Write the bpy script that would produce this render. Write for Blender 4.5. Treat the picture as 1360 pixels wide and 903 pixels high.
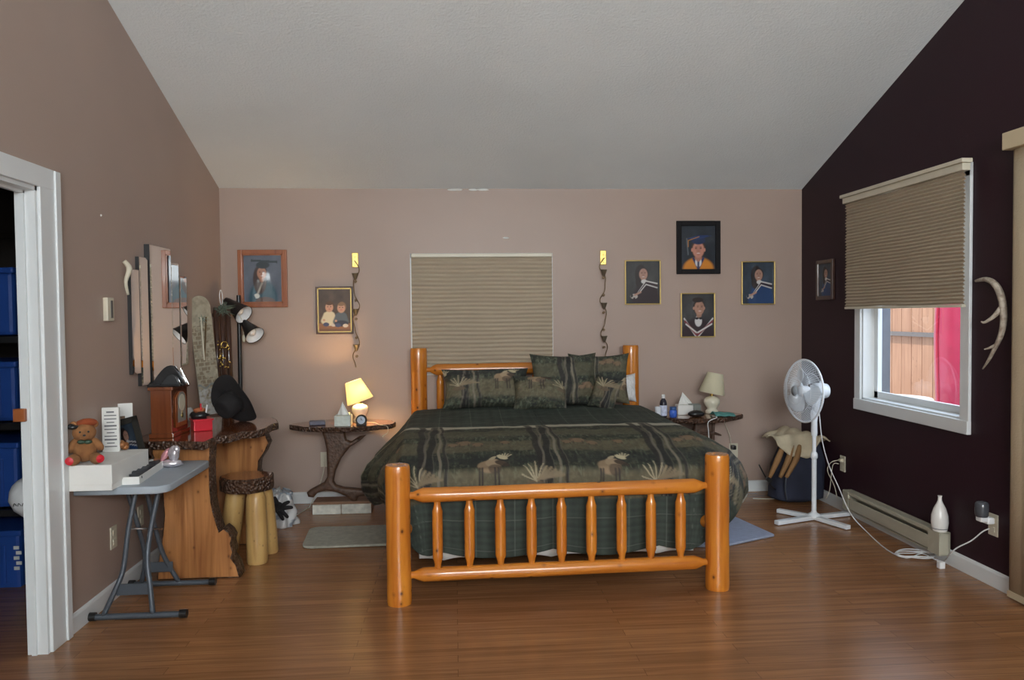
import bpy, bmesh, math, random
import numpy as np
from mathutils import Vector, Matrix, Euler
for _o in list(bpy.data.objects): bpy.data.objects.remove(_o)
SC = bpy.context.scene
COL = SC.collection
random.seed(7); RNG = np.random.RandomState(7)
PI = math.pi

# ------------------------------------------------------------ camera
FPX, YAW, PITCH, ROLL, CAMZ = 1037.0, 0.0740, 0.0323, -0.0099, 1.4517
fw = Vector((math.sin(YAW)*math.cos(PITCH), math.cos(YAW)*math.cos(PITCH), -math.sin(PITCH)))
r0 = Vector((math.cos(YAW), -math.sin(YAW), 0)); u0 = r0.cross(fw)
rt = r0*math.cos(ROLL) + u0*math.sin(ROLL); up = -r0*math.sin(ROLL) + u0*math.cos(ROLL)
cd = bpy.data.cameras.new('camera'); cam = bpy.data.objects.new('camera', cd); COL.objects.link(cam)
cd.sensor_fit = 'HORIZONTAL'; cd.sensor_width = 36.0; cd.lens = FPX/1360*36.0; cd.clip_start = .05; cd.clip_end = 200
M3 = Matrix((rt, up, -fw)).transposed(); cam.matrix_world = Matrix.Translation((0, 0, CAMZ)) @ M3.to_4x4()
SC.camera = cam

# ------------------------------------------------------------ light and exposure
SC.view_settings.view_transform = 'Standard'; SC.view_settings.look = 'None'
SC.view_settings.gamma = 1.0; SC.view_settings.use_curve_mapping = False
SC.view_settings.exposure = -0.32
world = bpy.data.worlds.new('sky'); SC.world = world; world.use_nodes = True
wn = world.node_tree.nodes['Background']; wn.inputs[0].default_value = (.72, .84, 1, 1); wn.inputs[1].default_value = 2.6

def lamp(name, kind, loc, energy, color=(1, 1, 1), rot=(0, 0, 0), size=None, sizey=None, **kw):
    d = bpy.data.lights.new(name, kind); d.energy = energy; d.color = color
    if kind == 'AREA':
        d.shape = 'RECTANGLE'; d.size = size; d.size_y = sizey or size
    elif size is not None and kind == 'POINT': d.shadow_soft_size = size
    for k, v in kw.items(): setattr(d, k, v)
    o = bpy.data.objects.new(name, d); o.location = loc; o.rotation_euler = rot; COL.objects.link(o); return o
# daylight from an unseen window behind the camera, plus an added ceiling fill
lamp('daylight_front_window', 'AREA', (0.55, -2.92, 1.55), 105, (1.0, .985, .95), (PI/2, 0, 0), 3.0, 1.9)
lamp('ceiling_fill', 'AREA', (0.55, -2.6, 2.35), 330, (.89, .965, 1.0), (PI/2+.75, 0, 0), 2.6, .6)  # no window here: lamp added and tilted up to brighten the ceiling
# camera flash, just above the lens, aimed straight ahead
lamp('flash', 'AREA', (0.03, 0.02, 1.60), 7, (1, .97, .92), (PI/2, 0, -YAW), .09, .05)
# daylight entering through the window in the right wall
lamp('skylight_outside', 'AREA', (4.7, 4.75, 3.0), 120, (.66, .80, 1.0), (0, .80, 0), 1.6, 1.8)
lamp('sun', 'SUN', (6, 2, 6), 7.0, (1, .95, .88), (0, -.38, .1), angle=.02)

# ------------------------------------------------------------ pixel of the 1360x903 frame -> point on a plane of the room
def ray(px, py): return fw + rt*((px-680)/FPX) + up*((451.5-py)/FPX)
def hit(px, py, ax, val):
    v = ray(px, py); c = Vector((0, 0, CAMZ)); i = 'xyz'.index(ax); return c + v*((val-c[i])/v[i])
XL, XR, YB, YF = -1.777, 2.814, 6.147, -3.0

# ------------------------------------------------------------ materials
def lin(c): c /= 255.0; return c/12.92 if c <= .04045 else ((c+.055)/1.055)**2.4
def rgb(r, g, b, k=1.0): return (min(lin(r)*k, .95), min(lin(g)*k, .95), min(lin(b)*k, .95))
MATS = {}
class NT:
    def __init__(s, name):
        s.m = bpy.data.materials.new(name); s.m.use_nodes = True; s.t = s.m.node_tree; s.b = s.t.nodes['Principled BSDF']
    def n(s, typ, **kw):
        nd = s.t.nodes.new(typ)
        for k, v in kw.items():
            if k.startswith('_'): nd.inputs[k[1:].replace('_', ' ')].default_value = v
            else: setattr(nd, k, v)
        return nd
    def l(s, a, b): s.t.links.new(a, b)
    def coords(s, scale=(1, 1, 1), rnd=True, rot=(0, 0, 0)):
        tc = s.n('ShaderNodeTexCoord'); mp = s.n('ShaderNodeMapping'); mp.inputs['Scale'].default_value = scale; mp.inputs['Rotation'].default_value = rot
        if rnd:
            oi = s.n('ShaderNodeObjectInfo'); mu = s.n('ShaderNodeMath', operation='MULTIPLY'); mu.inputs[1].default_value = 37.0
            s.l(oi.outputs['Random'], mu.inputs[0]); ad = s.n('ShaderNodeVectorMath', operation='ADD')
            s.l(tc.outputs['Object'], ad.inputs[0]); s.l(mu.outputs[0], ad.inputs[1]); s.l(ad.outputs[0], mp.inputs[0])
        else: s.l(tc.outputs['Object'], mp.inputs[0])
        return mp.outputs[0]
    def ramp(s, fac, stops, interp='LINEAR'):
        r = s.n('ShaderNodeValToRGB'); r.color_ramp.interpolation = interp
        while len(r.color_ramp.elements) < len(stops): r.color_ramp.elements.new(.5)
        for e, (p, c) in zip(r.color_ramp.elements, stops): e.position = p; e.color = (*c, 1)
        s.l(fac, r.inputs[0]); return r.outputs[0]
    def mix(s, fac, a, b, mode='MIX'):
        m = s.n('ShaderNodeMix', data_type='RGBA', blend_type=mode)
        for i, v in ((0, fac), (6, a), (7, b)):
            if hasattr(v, 'is_output'): s.l(v, m.inputs[i])
            elif i == 0: m.inputs[0].default_value = v
            else: m.inputs[i].default_value = (*v, 1)
        return m.outputs[2]
    def bump(s, h, strength=.2, dist=.01):
        b = s.n('ShaderNodeBump'); b.inputs['Strength'].default_value = strength; b.inputs['Distance'].default_value = dist
        s.l(h, b.inputs['Height']); s.l(b.outputs[0], s.b.inputs['Normal'])
    def set(s, **kw):
        for k, v in kw.items():
            key = k.replace('_', ' ')
            i = s.b.inputs[key]
            if hasattr(v, 'is_output'): s.l(v, i)
            elif isinstance(v, tuple): i.default_value = (*v, 1) if len(v) == 3 else v
            else: i.default_value = v
def plain(name, c, rough=.5, metal=0, var=.06, scale=8, bump=0, bscale=60, **kw):
    if name in MATS: return MATS[name]
    t = NT(name); co = t.coords((scale,)*3)
    nz = t.n('ShaderNodeTexNoise', _Scale=1.0, _Detail=3.0); t.l(co, nz.inputs['Vector'])
    lo = tuple(x*(1-var) for x in c); hi = tuple(min(1, x*(1+var)) for x in c)
    t.set(Base_Color=t.ramp(nz.outputs[0], [(.3, lo), (.7, hi)]), Roughness=rough, Metallic=metal)
    if bump:
        n2 = t.n('ShaderNodeTexNoise', _Scale=float(bscale), _Detail=2.0); t.l(co, n2.inputs['Vector']); t.bump(n2.outputs[0], bump, .01)
    for k, v in kw.items(): t.set(**{k: v})
    MATS[name] = t.m; return t.m
def painted(name, rough=.8, bump=0, coat=0, spec=.5):
    t = NT(name); a = t.n('ShaderNodeAttribute', attribute_name='Col'); t.set(Base_Color=a.outputs['Color'], Roughness=rough)
    t.b.inputs['Coat Weight'].default_value = coat; t.b.inputs['Coat Roughness'].default_value = .04; t.b.inputs['Specular IOR Level'].default_value = spec
    if bump:
        co = t.coords((1, 1, 1)); n2 = t.n('ShaderNodeTexNoise', _Scale=9.0, _Detail=3.0); t.l(co, n2.inputs['Vector']); t.bump(n2.outputs[0], bump, .05)
    return t.m
def wood(name, axis, light, dark, knot=(.06, .02, .008), rough=.25, coat=.5, knots=.9, grain=1.0, ks=4.2, dis=.6):
    t = NT(name); s = [22*grain]*3; s['xyz'.index(axis)] = 1.6*grain
    co = t.coords(tuple(s)); nz = t.n('ShaderNodeTexNoise', _Scale=1.0, _Detail=5.0, _Distortion=dis); t.l(co, nz.inputs['Vector'])
    c1 = t.ramp(nz.outputs[0], [(.28, dark), (.5, tuple((a*.65+b*.35) for a, b in zip(light, dark))), (.72, light)])
    s2 = [ks]*3; s2['xyz'.index(axis)] = ks*.72; co2 = t.coords(tuple(s2)); v = t.n('ShaderNodeTexVoronoi'); t.l(co2, v.inputs['Vector'])
    k0 = t.ramp(v.outputs['Distance'], [(.0, (1, 1, 1)), (.10, (.9, .9, .9)), (.15, (.35, .35, .35)), (.30, (0, 0, 0))])
    sp = t.n('ShaderNodeSeparateColor'); t.l(v.outputs['Color'], sp.inputs[0]); gt = t.n('ShaderNodeMath', operation='GREATER_THAN'); t.l(sp.outputs[0], gt.inputs[0]); gt.inputs[1].default_value = .62
    km = t.n('ShaderNodeMath', operation='MULTIPLY'); t.l(k0, km.inputs[0]); t.l(gt.outputs[0], km.inputs[1]); k = km.outputs[0]
    ku = t.n('ShaderNodeMath', operation='MULTIPLY'); t.l(k, ku.inputs[0]); ku.inputs[1].default_value = knots
    s3 = [3.0]*3; co3 = t.coords(tuple(s3)); n3 = t.n('ShaderNodeTexNoise', _Scale=1.0, _Detail=1.0); t.l(co3, n3.inputs['Vector'])
    c2 = t.mix(t.ramp(n3.outputs[0], [(.35, (0, 0, 0)), (.75, (.5, .5, .5))]), c1, dark)
    t.set(Base_Color=t.mix(ku.outputs[0], c2, knot), Roughness=rough); t.b.inputs['Coat Weight'].default_value = coat; t.b.inputs['Coat Roughness'].default_value = .08
    t.bump(nz.outputs[0], .08, .004); return t.m

def wall_mat(name, c, rough=.42, spec=.35):
    t = NT(name); co = t.coords((1, 1, 1), rnd=False)
    nz = t.n('ShaderNodeTexNoise', _Scale=1.3, _Detail=2.0); t.l(co, nz.inputs['Vector'])
    t.set(Base_Color=t.ramp(nz.outputs[0], [(.3, tuple(x*.96 for x in c)), (.7, tuple(x*1.04 for x in c))]), Roughness=rough, Specular_IOR_Level=spec)
    n2 = t.n('ShaderNodeTexNoise', _Scale=120.0, _Detail=3.0); t.l(co, n2.inputs['Vector']); t.bump(n2.outputs[0], .10, .004); return t.m
M_wall = wall_mat('mauve_wall_paint', (.395, .298, .250))
M_maroon = wall_mat('dark_maroon_paint', (.027, .0095, .015), .5, .22)
def ceil_mat():
    t = NT('white_stippled_ceiling'); co = t.coords((1, 1, 1), rnd=False)
    n1 = t.n('ShaderNodeTexNoise', _Scale=1.1, _Detail=4.0); t.l(co, n1.inputs['Vector'])
    t.set(Base_Color=t.ramp(n1.outputs[0], [(.3, (.73, .78, .79)), (.7, (.80, .85, .86))]), Roughness=.9)
    n2 = t.n('ShaderNodeTexNoise', _Scale=70.0, _Detail=3.0); t.l(co, n2.inputs['Vector']); t.bump(n2.outputs[0], .5, .01); return t.m
M_ceil = ceil_mat()
def floor_mat():
    t = NT('laminate_floor_planks'); tc = t.n('ShaderNodeTexCoord')
    br = t.n('ShaderNodeTexBrick', offset=.37, offset_frequency=2, squash=1.0)
    for k, v in (('Scale', 1.0), ('Mortar Size', .0012), ('Mortar Smooth', .1), ('Bias', .0), ('Brick Width', 1.2), ('Row Height', .066)): br.inputs[k].default_value = v
    br.inputs['Color1'].default_value = (.30, .30, .30, 1); br.inputs['Color2'].default_value = (.75, .75, .75, 1); br.inputs['Mortar'].default_value = (0, 0, 0, 1)
    t.l(tc.outputs['Object'], br.inputs['Vector'])
    mp = t.n('ShaderNodeMapping'); mp.inputs['Scale'].default_value = (1.6, 34, 1); t.l(tc.outputs['Object'], mp.inputs[0])
    ad = t.n('ShaderNodeVectorMath', operation='ADD'); sc = t.n('ShaderNodeVectorMath', operation='SCALE'); sc.inputs['Scale'].default_value = 9.0
    t.l(br.outputs['Color'], sc.inputs[0]); t.l(mp.outputs[0], ad.inputs[0]); t.l(sc.outputs[0], ad.inputs[1])
    nz = t.n('ShaderNodeTexNoise', _Scale=1.0, _Detail=6.0, _Roughness=.6, _Distortion=.4); t.l(ad.outputs[0], nz.inputs['Vector'])
    c1 = t.ramp(nz.outputs[0], [(.30, (.140, .056, .020)), (.5, (.265, .115, .044)), (.72, (.40, .19, .080))])
    c2 = t.mix(.45, c1, t.ramp(br.outputs['Color'], [(.25, (.23, .100, .040)), (.8, (.37, .175, .074))]))
    mo = t.n('ShaderNodeMath', operation='MULTIPLY'); t.l(br.outputs['Fac'], mo.inputs[0]); mo.inputs[1].default_value = .6
    t.set(Base_Color=t.mix(mo.outputs[0], c2, (.08, .03, .012)), Roughness=.27, Specular_IOR_Level=.7)
    mp2 = t.n('ShaderNodeMapping'); mp2.inputs['Scale'].default_value = (4, 60, 1); t.l(tc.outputs['Object'], mp2.inputs[0])
    n2 = t.n('ShaderNodeTexNoise', _Scale=1.0, _Detail=3.0); t.l(mp2.outputs[0], n2.inputs['Vector']); t.bump(n2.outputs[0], .06, .004)
    return t.m
M_floor = floor_mat()
M_trim = plain('white_gloss_trim', (.70, .73, .74), .35, var=.03, scale=3)
M_white = plain('white_plastic', (.78, .79, .80), .35, var=.02)
M_cream = plain('cream_plastic', (.62, .58, .46), .4, var=.03)
M_black = plain('black_plastic', (.012, .012, .013), .3, var=.1)
M_blackmatte = plain('black_felt', (.014, .012, .013), .9, var=.2)
M_chrome = plain('polished_chrome', (.8, .8, .82), .12, 1.0, var=.02)
M_brass = plain('polished_brass', (.72, .53, .17), .25, 1.0, var=.08)
M_iron = plain('antique_bronze_wire', (.22, .15, .08), .4, .8, var=.2)
M_pine = {a: wood('varnished_pine_'+a, a, (.68, .255, .030), (.43, .115, .011)) for a in 'xyz'}
M_pale = wood('peeled_pale_log', 'z', (.62, .40, .15), (.42, .24, .08), (.14, .06, .02), .4, .3, ks=8)
M_slab = wood('varnished_cedar_slab', 'z', (.54, .245, .085), (.22, .075, .022), (.07, .022, .008), .3, .4, .7, .55, 5.0, 2.2)
M_desktop = wood('dark_varnished_desktop', 'y', (.26, .085, .030), (.13, .036, .013), (.04, .012, .006), .16, .8, .5, .7, 4.0)
M_table = wood('night_table_wood', 'x', (.34, .14, .048), (.16, .055, .02), (.05, .02, .01), .2, .7, .5, .7, 4.0)
def bark_mat(name, a, b, rough=.35, bump=.9):
    t = NT(name); co = t.coords((1, 1, 1)); nz = t.n('ShaderNodeTexNoise', _Scale=34.0, _Detail=5.0); t.l(co, nz.inputs['Vector'])
    v = t.n('ShaderNodeTexVoronoi', _Scale=60.0); t.l(co, v.inputs['Vector'])
    t.set(Base_Color=t.ramp(nz.outputs[0], [(.3, a), (.7, b)]), Roughness=rough); t.bump(v.outputs['Distance'], bump, .02); return t.m
M_bark = bark_mat('glossy_bark', (.035, .016, .010), (.12, .06, .034))
M_antler = bark_mat('brown_antler', (.055, .026, .014), (.12, .062, .036), .5, .15)
M_bone = bark_mat('grey_bone_antler', (.20, .15, .11), (.48, .42, .34), .6, .2)
M_clockwood = wood('reddish_clock_wood', 'z', (.20, .060, .022), (.11, .03, .011), rough=.2, coat=.6, knots=.1)
M_framewood = wood('oak_picture_frame', 'z', (.36, .11, .028), (.20, .05, .012), rough=.45, coat=.15, knots=.1)
M_darkframe = wood('dark_walnut_frame', 'z', (.075, .03, .018), (.035, .015, .01), rough=.3, coat=.5, knots=.1)
M_gold = plain('gold_picture_frame', (.46, .33, .12), .42, .9, var=.05)
M_steel = plain('dark_grey_tube', (.085, .10, .12), .35, .3, var=.05)
M_greytop = plain('grey_blow_moulded_plastic', (.35, .40, .45), .5, var=.04, bump=.15, bscale=40)
M_blind = plain('beige_pleated_fabric', (.44, .37, .275), .9, var=.04, scale=4)
M_beigeblind = plain('beige_vertical_fabric', (.46, .37, .25), .9, var=.05, scale=3, bump=.2, bscale=30)
M_heater = plain('beige_heater_enamel', (.44, .42, .33), .4, var=.03)
M_navy = plain('navy_canvas', (.018, .022, .045), .8, var=.2, bump=.3)
M_cloth = plain('beige_cloth', (.55, .47, .33), .9, var=.12, bump=.3, scale=12)
M_blue = plain('blue_tote_plastic', (.020, .075, .33), .4, var=.06)
M_paper = plain('white_card', (.76, .76, .73), .7, var=.03)
M_red = plain('red_plastic', (.55, .015, .03), .3, var=.05)
def glass_mat(name, col=(1, 1, 1), rough=0.0):
    t = NT(name); t.set(Base_Color=col, Roughness=rough, Transmission_Weight=1.0, IOR=1.45); return t.m
def thin_glass(name):
    t = NT(name); a = t.n('ShaderNodeBsdfTransparent'); g = t.n('ShaderNodeBsdfGlossy'); g.inputs['Roughness'].default_value = .0; f = t.n('ShaderNodeFresnel', _IOR=1.45); m = t.n('ShaderNodeMixShader')
    k = t.n('ShaderNodeMath', operation='MULTIPLY'); k.inputs[1].default_value = 1.6; t.l(f.outputs[0], k.inputs[0])
    t.l(k.outputs[0], m.inputs[0]); t.l(a.outputs[0], m.inputs[1]); t.l(g.outputs[0], m.inputs[2]); t.l(m.outputs[0], t.t.nodes['Material Output'].inputs[0]); return t.m
M_glass = thin_glass('clear_glass')
M_mirror = plain('mirror_silver', (.90, .91, .90), .015, 1.0, var=.0)

# ------------------------------------------------------------ mesh building
class MB:
    def __init__(s, off=(0, 0, 0)): s.v = []; s.f = []; s.mi = []; s.sm = []; s.off = Vector(off); s.col = None; s.hard = False
    def add(s, vs, fs, mi=0, smooth=True):
        b = len(s.v); s.v += [tuple(Vector(p)-s.off) for p in vs]; s.f += [tuple(b+i for i in f) for f in fs]; s.mi += [mi]*len(fs); s.sm += [smooth]*len(fs); return s
    def box(s, c, d, rot=None, bev=0.0, mi=0, taper=1.0):
        c = Vector(c); hx, hy, hz = d[0]/2, d[1]/2, d[2]/2; R = Euler(rot).to_matrix() if rot else Matrix.Identity(3)
        bm = bmesh.new(); bmesh.ops.create_cube(bm, size=1)
        for v in bm.verts:
            k = taper if v.co.z > 0 else 1.0
            v.co = Vector((v.co.x*2*hx*k, v.co.y*2*hy*k, v.co.z*2*hz))
        if bev: bmesh.ops.bevel(bm, geom=bm.edges[:], offset=min(bev, min(d)*.45), segments=2, profile=.6, affect='EDGES')
        bm.verts.index_update(); s.add([c+R@v.co for v in bm.verts], [[v.index for v in f.verts] for f in bm.faces], mi, False); bm.free(); return s
    def lathe(s, prof, c=(0, 0, 0), axis=(0, 0, 1), seg=28, mi=0, cap=True, squash=1.0, wob=0.0):
        c = Vector(c); q = Vector((0, 0, 1)).rotation_difference(Vector(axis).normalized()); n = len(prof); vs = []; ph = random.random()*9
        for r, z in prof:
            for k in range(seg):
                a = 2*PI*k/seg; rr = r*(1+wob*(math.sin(2*a+z*9+ph)+.6*math.sin(3*a-z*7+ph)))
                vs.append(c+q@Vector((rr*math.cos(a), rr*math.sin(a)*squash, z)))
        fs = [(i*seg+k, i*seg+(k+1) % seg, (i+1)*seg+(k+1) % seg, (i+1)*seg+k) for i in range(n-1) for k in range(seg)]
        s.add(vs, fs, mi)
        if cap:
            if prof[0][0] > 1e-4: s.add(vs[:seg], [tuple(range(seg))[::-1]], mi, False)
            if prof[-1][0] > 1e-4: s.add(vs[-seg:], [tuple(range(seg))], mi, False)
        return s
    def cyl(s, p0, p1, r, r1=None, seg=20, mi=0, cap=True):
        p0 = Vector(p0); p1 = Vector(p1); L = (p1-p0).length
        return s.lathe([(r, 0), (r if r1 is None else r1, L)], p0, p1-p0, seg, mi, cap)
    def tube(s, pts, r, seg=10, mi=0, close=False, smooth=4):
        P = [Vector(p) for p in pts]; R = list(r) if isinstance(r, (list, tuple)) else [r]*len(P)
        if smooth > 1 and len(P) > 2:
            Q = []; S = []; n = len(P); rng = n if close else n-1
            for i in range(rng):
                a, b, c, d = (P[(i-1) % n] if close else P[max(i-1, 0)]), P[i], P[(i+1) % n], (P[(i+2) % n] if close else P[min(i+2, n-1)])
                for k in range(smooth):
                    t = k/smooth; Q.append(.5*((2*b)+(c-a)*t+(2*a-5*b+4*c-d)*t*t+(3*b-a-3*c+d)*t**3)); S.append(R[i]*(1-t)+R[(i+1) % n]*t)
            if not close: Q.append(P[-1]); S.append(R[-1])
            P, R = Q, S
        n = len(P); vs = []; pn = None
        for i in range(n):
            t = (P[(i+1) % n]-P[i-1]) if close else (P[min(i+1, n-1)]-P[max(i-1, 0)])
            if t.length < 1e-9: t = Vector((0, 0, 1))
            t.normalize()
            if pn is None: pn = t.orthogonal().normalized()
            pn = (pn-t*pn.dot(t)); pn = pn.normalized() if pn.length > 1e-6 else t.orthogonal().normalized(); b = t.cross(pn)
            for k in range(seg): a = 2*PI*k/seg; vs.append(P[i]+(pn*math.cos(a)+b*math.sin(a))*R[i])
        m = n if close else n-1
        fs = [(i*seg+k, i*seg+(k+1) % seg, ((i+1) % n)*seg+(k+1) % seg, ((i+1) % n)*seg+k) for i in range(m) for k in range(seg)]
        if not close: fs += [tuple(range(seg))[::-1], tuple((n-1)*seg+k for k in range(seg))]
        s.add(vs, fs, mi); return s
    def ball(s, c, r, seg=18, mi=0, rot=None, noise=0):
        c = Vector(c); rx, ry, rz = (r, r, r) if not isinstance(r, (list, tuple)) else r; R = Euler(rot).to_matrix() if rot else Matrix.Identity(3)
        vs = []; n = seg//2+1
        for i in range(n+1):
            th = PI*i/n
            for k in range(seg):
                a = 2*PI*k/seg; f = 1+(noise*(random.random()-.5) if noise else 0); vs.append(c+R@Vector((rx*math.sin(th)*math.cos(a)*f, ry*math.sin(th)*math.sin(a)*f, rz*math.cos(th)*f)))
        s.add(vs, [(i*seg+k, (i+1)*seg+k, (i+1)*seg+(k+1) % seg, i*seg+(k+1) % seg) for i in range(n) for k in range(seg)], mi); return s
    def slab(s, pts, ext, bev=.0, mi=0, mside=None, segs=2):
        """closed outline (3-D points in one plane) extruded by the vector ext"""
        bm = bmesh.new(); ext = Vector(ext); a = [bm.verts.new(Vector(p)) for p in pts]; f = bm.faces.new(a); f.normal_update()
        if f.normal.dot(ext) > 0: f.normal_flip()
        r = bmesh.ops.extrude_face_region(bm, geom=[f]); nv = [g for g in r['geom'] if isinstance(g, bmesh.types.BMVert)]
        bmesh.ops.translate(bm, verts=nv, vec=ext); bm.faces.ensure_lookup_table(); bmesh.ops.recalc_face_normals(bm, faces=bm.faces[:])
        if bev:
            es = [e for e in bm.edges if any(len(x.verts) > 4 for x in e.link_faces)]
            bmesh.ops.bevel(bm, geom=es, offset=bev, segments=segs, profile=.6, affect='EDGES')
        d = ext.normalized(); bm.verts.index_update()
        for fc in bm.faces: fc.normal_update()
        big = [fc for fc in bm.faces]
        vs = [v.co.copy() for v in bm.verts]
        for fc in big: s_m = mi if (mside is None or abs(fc.normal.dot(d)) > .97) else mside; fc.material_index = s_m
        b = len(s.v); s.v += [tuple(p-s.off) for p in vs]
        for fc in big: s.f.append(tuple(b+v.index for v in fc.verts)); s.mi.append(fc.material_index); s.sm.append(len(fc.verts) <= 4)
        bm.free(); return s
    def grid(s, P, mi=0, flip=False, wrap=False):
        n = len(P); m = len(P[0]); vs = [p for row in P for p in row]; mm = m if wrap else m-1
        fs = [(i*m+j, i*m+(j+1) % m, (i+1)*m+(j+1) % m, (i+1)*m+j) for i in range(n-1) for j in range(mm)]
        if flip: fs = [f[::-1] for f in fs]
        s.add(vs, fs, mi); return s
def link_mesh(name, mb, mats, loc=(0, 0, 0)):
    me = bpy.data.meshes.new(name); me.from_pydata(mb.v, [], mb.f); me.validate(clean_customdata=False)
    for m in (mats if isinstance(mats, (list, tuple)) else [mats]): me.materials.append(m)
    if len(me.polygons) == len(mb.mi):
        me.polygons.foreach_set('material_index', mb.mi); me.polygons.foreach_set('use_smooth', mb.sm)
    if mb.col is not None:
        ca = me.color_attributes.new('Col', 'FLOAT_COLOR', 'POINT'); ca.data.foreach_set('color', np.asarray(mb.col, dtype=np.float32).ravel())
    me.update(); o = bpy.data.objects.new(name, me); o.location = loc; COL.objects.link(o); return o
def tag(o, label=None, cat=None, group=None, kind=None):
    if label: o['label'] = label
    if cat: o['category'] = cat
    if group: o['group'] = group
    if kind: o['kind'] = kind
    return o
def struct(name, mb, mats, parent=None):
    o = link_mesh(name, mb, mats); o.parent = parent
    if parent is None: tag(o, kind='structure')
    return o
def thing(name, label, cat, loc, group=None, rotz=0):
    o = bpy.data.objects.new(name, None); o.empty_display_size = .05; o.location = loc; o.rotation_euler = (0, 0, rotz); COL.objects.link(o); return tag(o, label, cat, group)
def part(name, mb, mats, parent, label=None, kind=None):
    o = link_mesh(name, mb, mats); o.parent = parent; return tag(o, label, kind=kind)
def solo(name, mb, mats, label, cat, group=None):
    a = np.array(mb.v); c = Vector(((a[:, 0].min()+a[:, 0].max())/2, (a[:, 1].min()+a[:, 1].max())/2, a[:, 2].min())); mb.v = [tuple(p) for p in (a-np.array(c))]
    return tag(link_mesh(name, mb, mats, c), label, cat, group)
def dup(root, loc, rotz=0, label=None):
    r = root.copy(); COL.objects.link(r); r.location = loc; r.rotation_euler = (0, 0, rotz)
    if label: r['label'] = label
    for ch in list(root.children):
        c = ch.copy(); COL.objects.link(c); c.parent = r
        for g in list(ch.children): d = g.copy(); COL.objects.link(d); d.parent = c
    return r
def fbm(x, y, seed=0, oct=4):
    r = np.random.RandomState(seed); out = 0*x; amp = 1; tot = 0; f = 1.0
    for o in range(oct):
        G = r.rand(64, 64); xx = x*f; yy = y*f; xi = np.floor(xx).astype(int); yi = np.floor(yy).astype(int); fx = xx-xi; fy = yy-yi; fx = fx*fx*(3-2*fx); fy = fy*fy*(3-2*fy)
        g = lambda a, b: G[a % 64, b % 64]
        out = out+amp*((g(xi, yi)*(1-fx)+g(xi+1, yi)*fx)*(1-fy)+(g(xi, yi+1)*(1-fx)+g(xi+1, yi+1)*fx)*fy); tot += amp; amp *= .5; f *= 2
    return out/tot
def sst(a, b, x): t = np.clip((x-a)/(b-a), 0, 1); return t*t*(3-2*t)
def ell(x, y, cx, cy, rx, ry, rot=0, soft=.12):
    c, s = math.cos(rot), math.sin(rot); dx = x-cx; dy = y-cy; X = (dx*c+dy*s)/rx; Y = (-dx*s+dy*c)/ry; return 1-sst(1-soft, 1+soft, np.sqrt(X*X+Y*Y))
def seg_(x, y, x0, y0, x1, y1, w, soft=.5):
    dx, dy = x1-x0, y1-y0; t = np.clip(((x-x0)*dx+(y-y0)*dy)/(dx*dx+dy*dy), 0, 1); d = np.hypot(x-x0-t*dx, y-y0-t*dy); return 1-sst(w*(1-soft), w*(1+soft), d)
def lay(C, m, col): col = np.array(col, dtype=float); return C*(1-m[..., None])+col*m[..., None]

# ================================================================ THE SETTING
def ceil_z(y): return 2.44+.355*(YB-y) if y > 1.5 else 2.44+.355*(YB-1.5)-.355*(1.5-y)
TH = .13
b = MB(); b.box(((XL+XR)/2-.8, (YB+YF)/2, -.05), (XR-XL+2.2, YB-YF+.4, .10)); struct('floor', b, M_floor)
def gable(x0, x1, holes, name, mats):
    """side wall between x0 and x1 with rectangular openings (y0,y1,z0,z1), built of prisms"""
    b = MB(); ys = sorted({YF-TH, YB+TH, 1.5, *[h[0] for h in holes], *[h[1] for h in holes]})
    for a, c in zip(ys[:-1], ys[1:]):
        hs = [h for h in holes if h[0] <= a+1e-6 and h[1] >= c-1e-6]; zs = [(0, None)]
        if hs: h = hs[0]; zs = ([(0, h[2])] if h[2] > 0 else [])+[(h[3], None)]
        for z0, z1 in zs:
            za, zb = (ceil_z(a)+.1, ceil_z(c)+.1) if z1 is None else (z1, z1)
            v = [(x, y, z) for x in (x0, x1) for y, z in ((a, z0), (c, z0), (c, zb), (a, za))]
            b.add(v, [(0, 1, 2, 3), (7, 6, 5, 4), (0, 4, 5, 1), (1, 5, 6, 2), (2, 6, 7, 3), (3, 7, 4, 0)], 0, False)
    o = struct(name, b, mats); bm = bmesh.new(); bm.from_mesh(o.data); bmesh.ops.recalc_face_normals(bm, faces=bm.faces); bm.to_mesh(o.data); bm.free(); return o
DY0, DY1, DZ, TL = 2.62, 3.50, 2.02, .075
gable(XL-TL, XL, [(DY0, DY1, 0, DZ)], 'wall_left', M_wall)
WY0, WY1, WZ0, WZ1 = 4.13, 5.20, .845, 2.18
gable(XR, XR+TH, [(WY0, WY1, WZ0, WZ1)], 'wall_right', M_maroon)
bx0, bx1, bz0, bz1 = -.30, .745, 1.02, 1.90
b = MB(); W = XR-XL
for x0, x1, z0, z1 in ((XL, bx0, 0, 2.6), (bx1, XR, 0, 2.6), (bx0, bx1, 0, bz0), (bx0, bx1, bz1, 2.6)): b.box(((x0+x1)/2, YB+TH/2, (z0+z1)/2), (x1-x0, TH, z1-z0))
struct('wall_back', b, M_wall)
b = MB(); b.box(((XL+XR)/2, YF-TH/2, 1.3), (W, TH, 2.6)); struct('wall_front', b, M_wall)
b = MB()
for y0, y1 in ((1.5, YB+TH), (YF-TH, 1.5)):
    v = [(x, y, ceil_z(y)+dz) for dz in (0, .1) for x, y in ((XL-TH, y0), (XR+TH, y0), (XR+TH, y1), (XL-TH, y1))]
    b.add(v, [(0, 3, 2, 1), (4, 5, 6, 7), (0, 1, 5, 4), (1, 2, 6, 5), (2, 3, 7, 6), (3, 0, 4, 7)], 0, False)
struct('ceiling', b, M_ceil)
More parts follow.
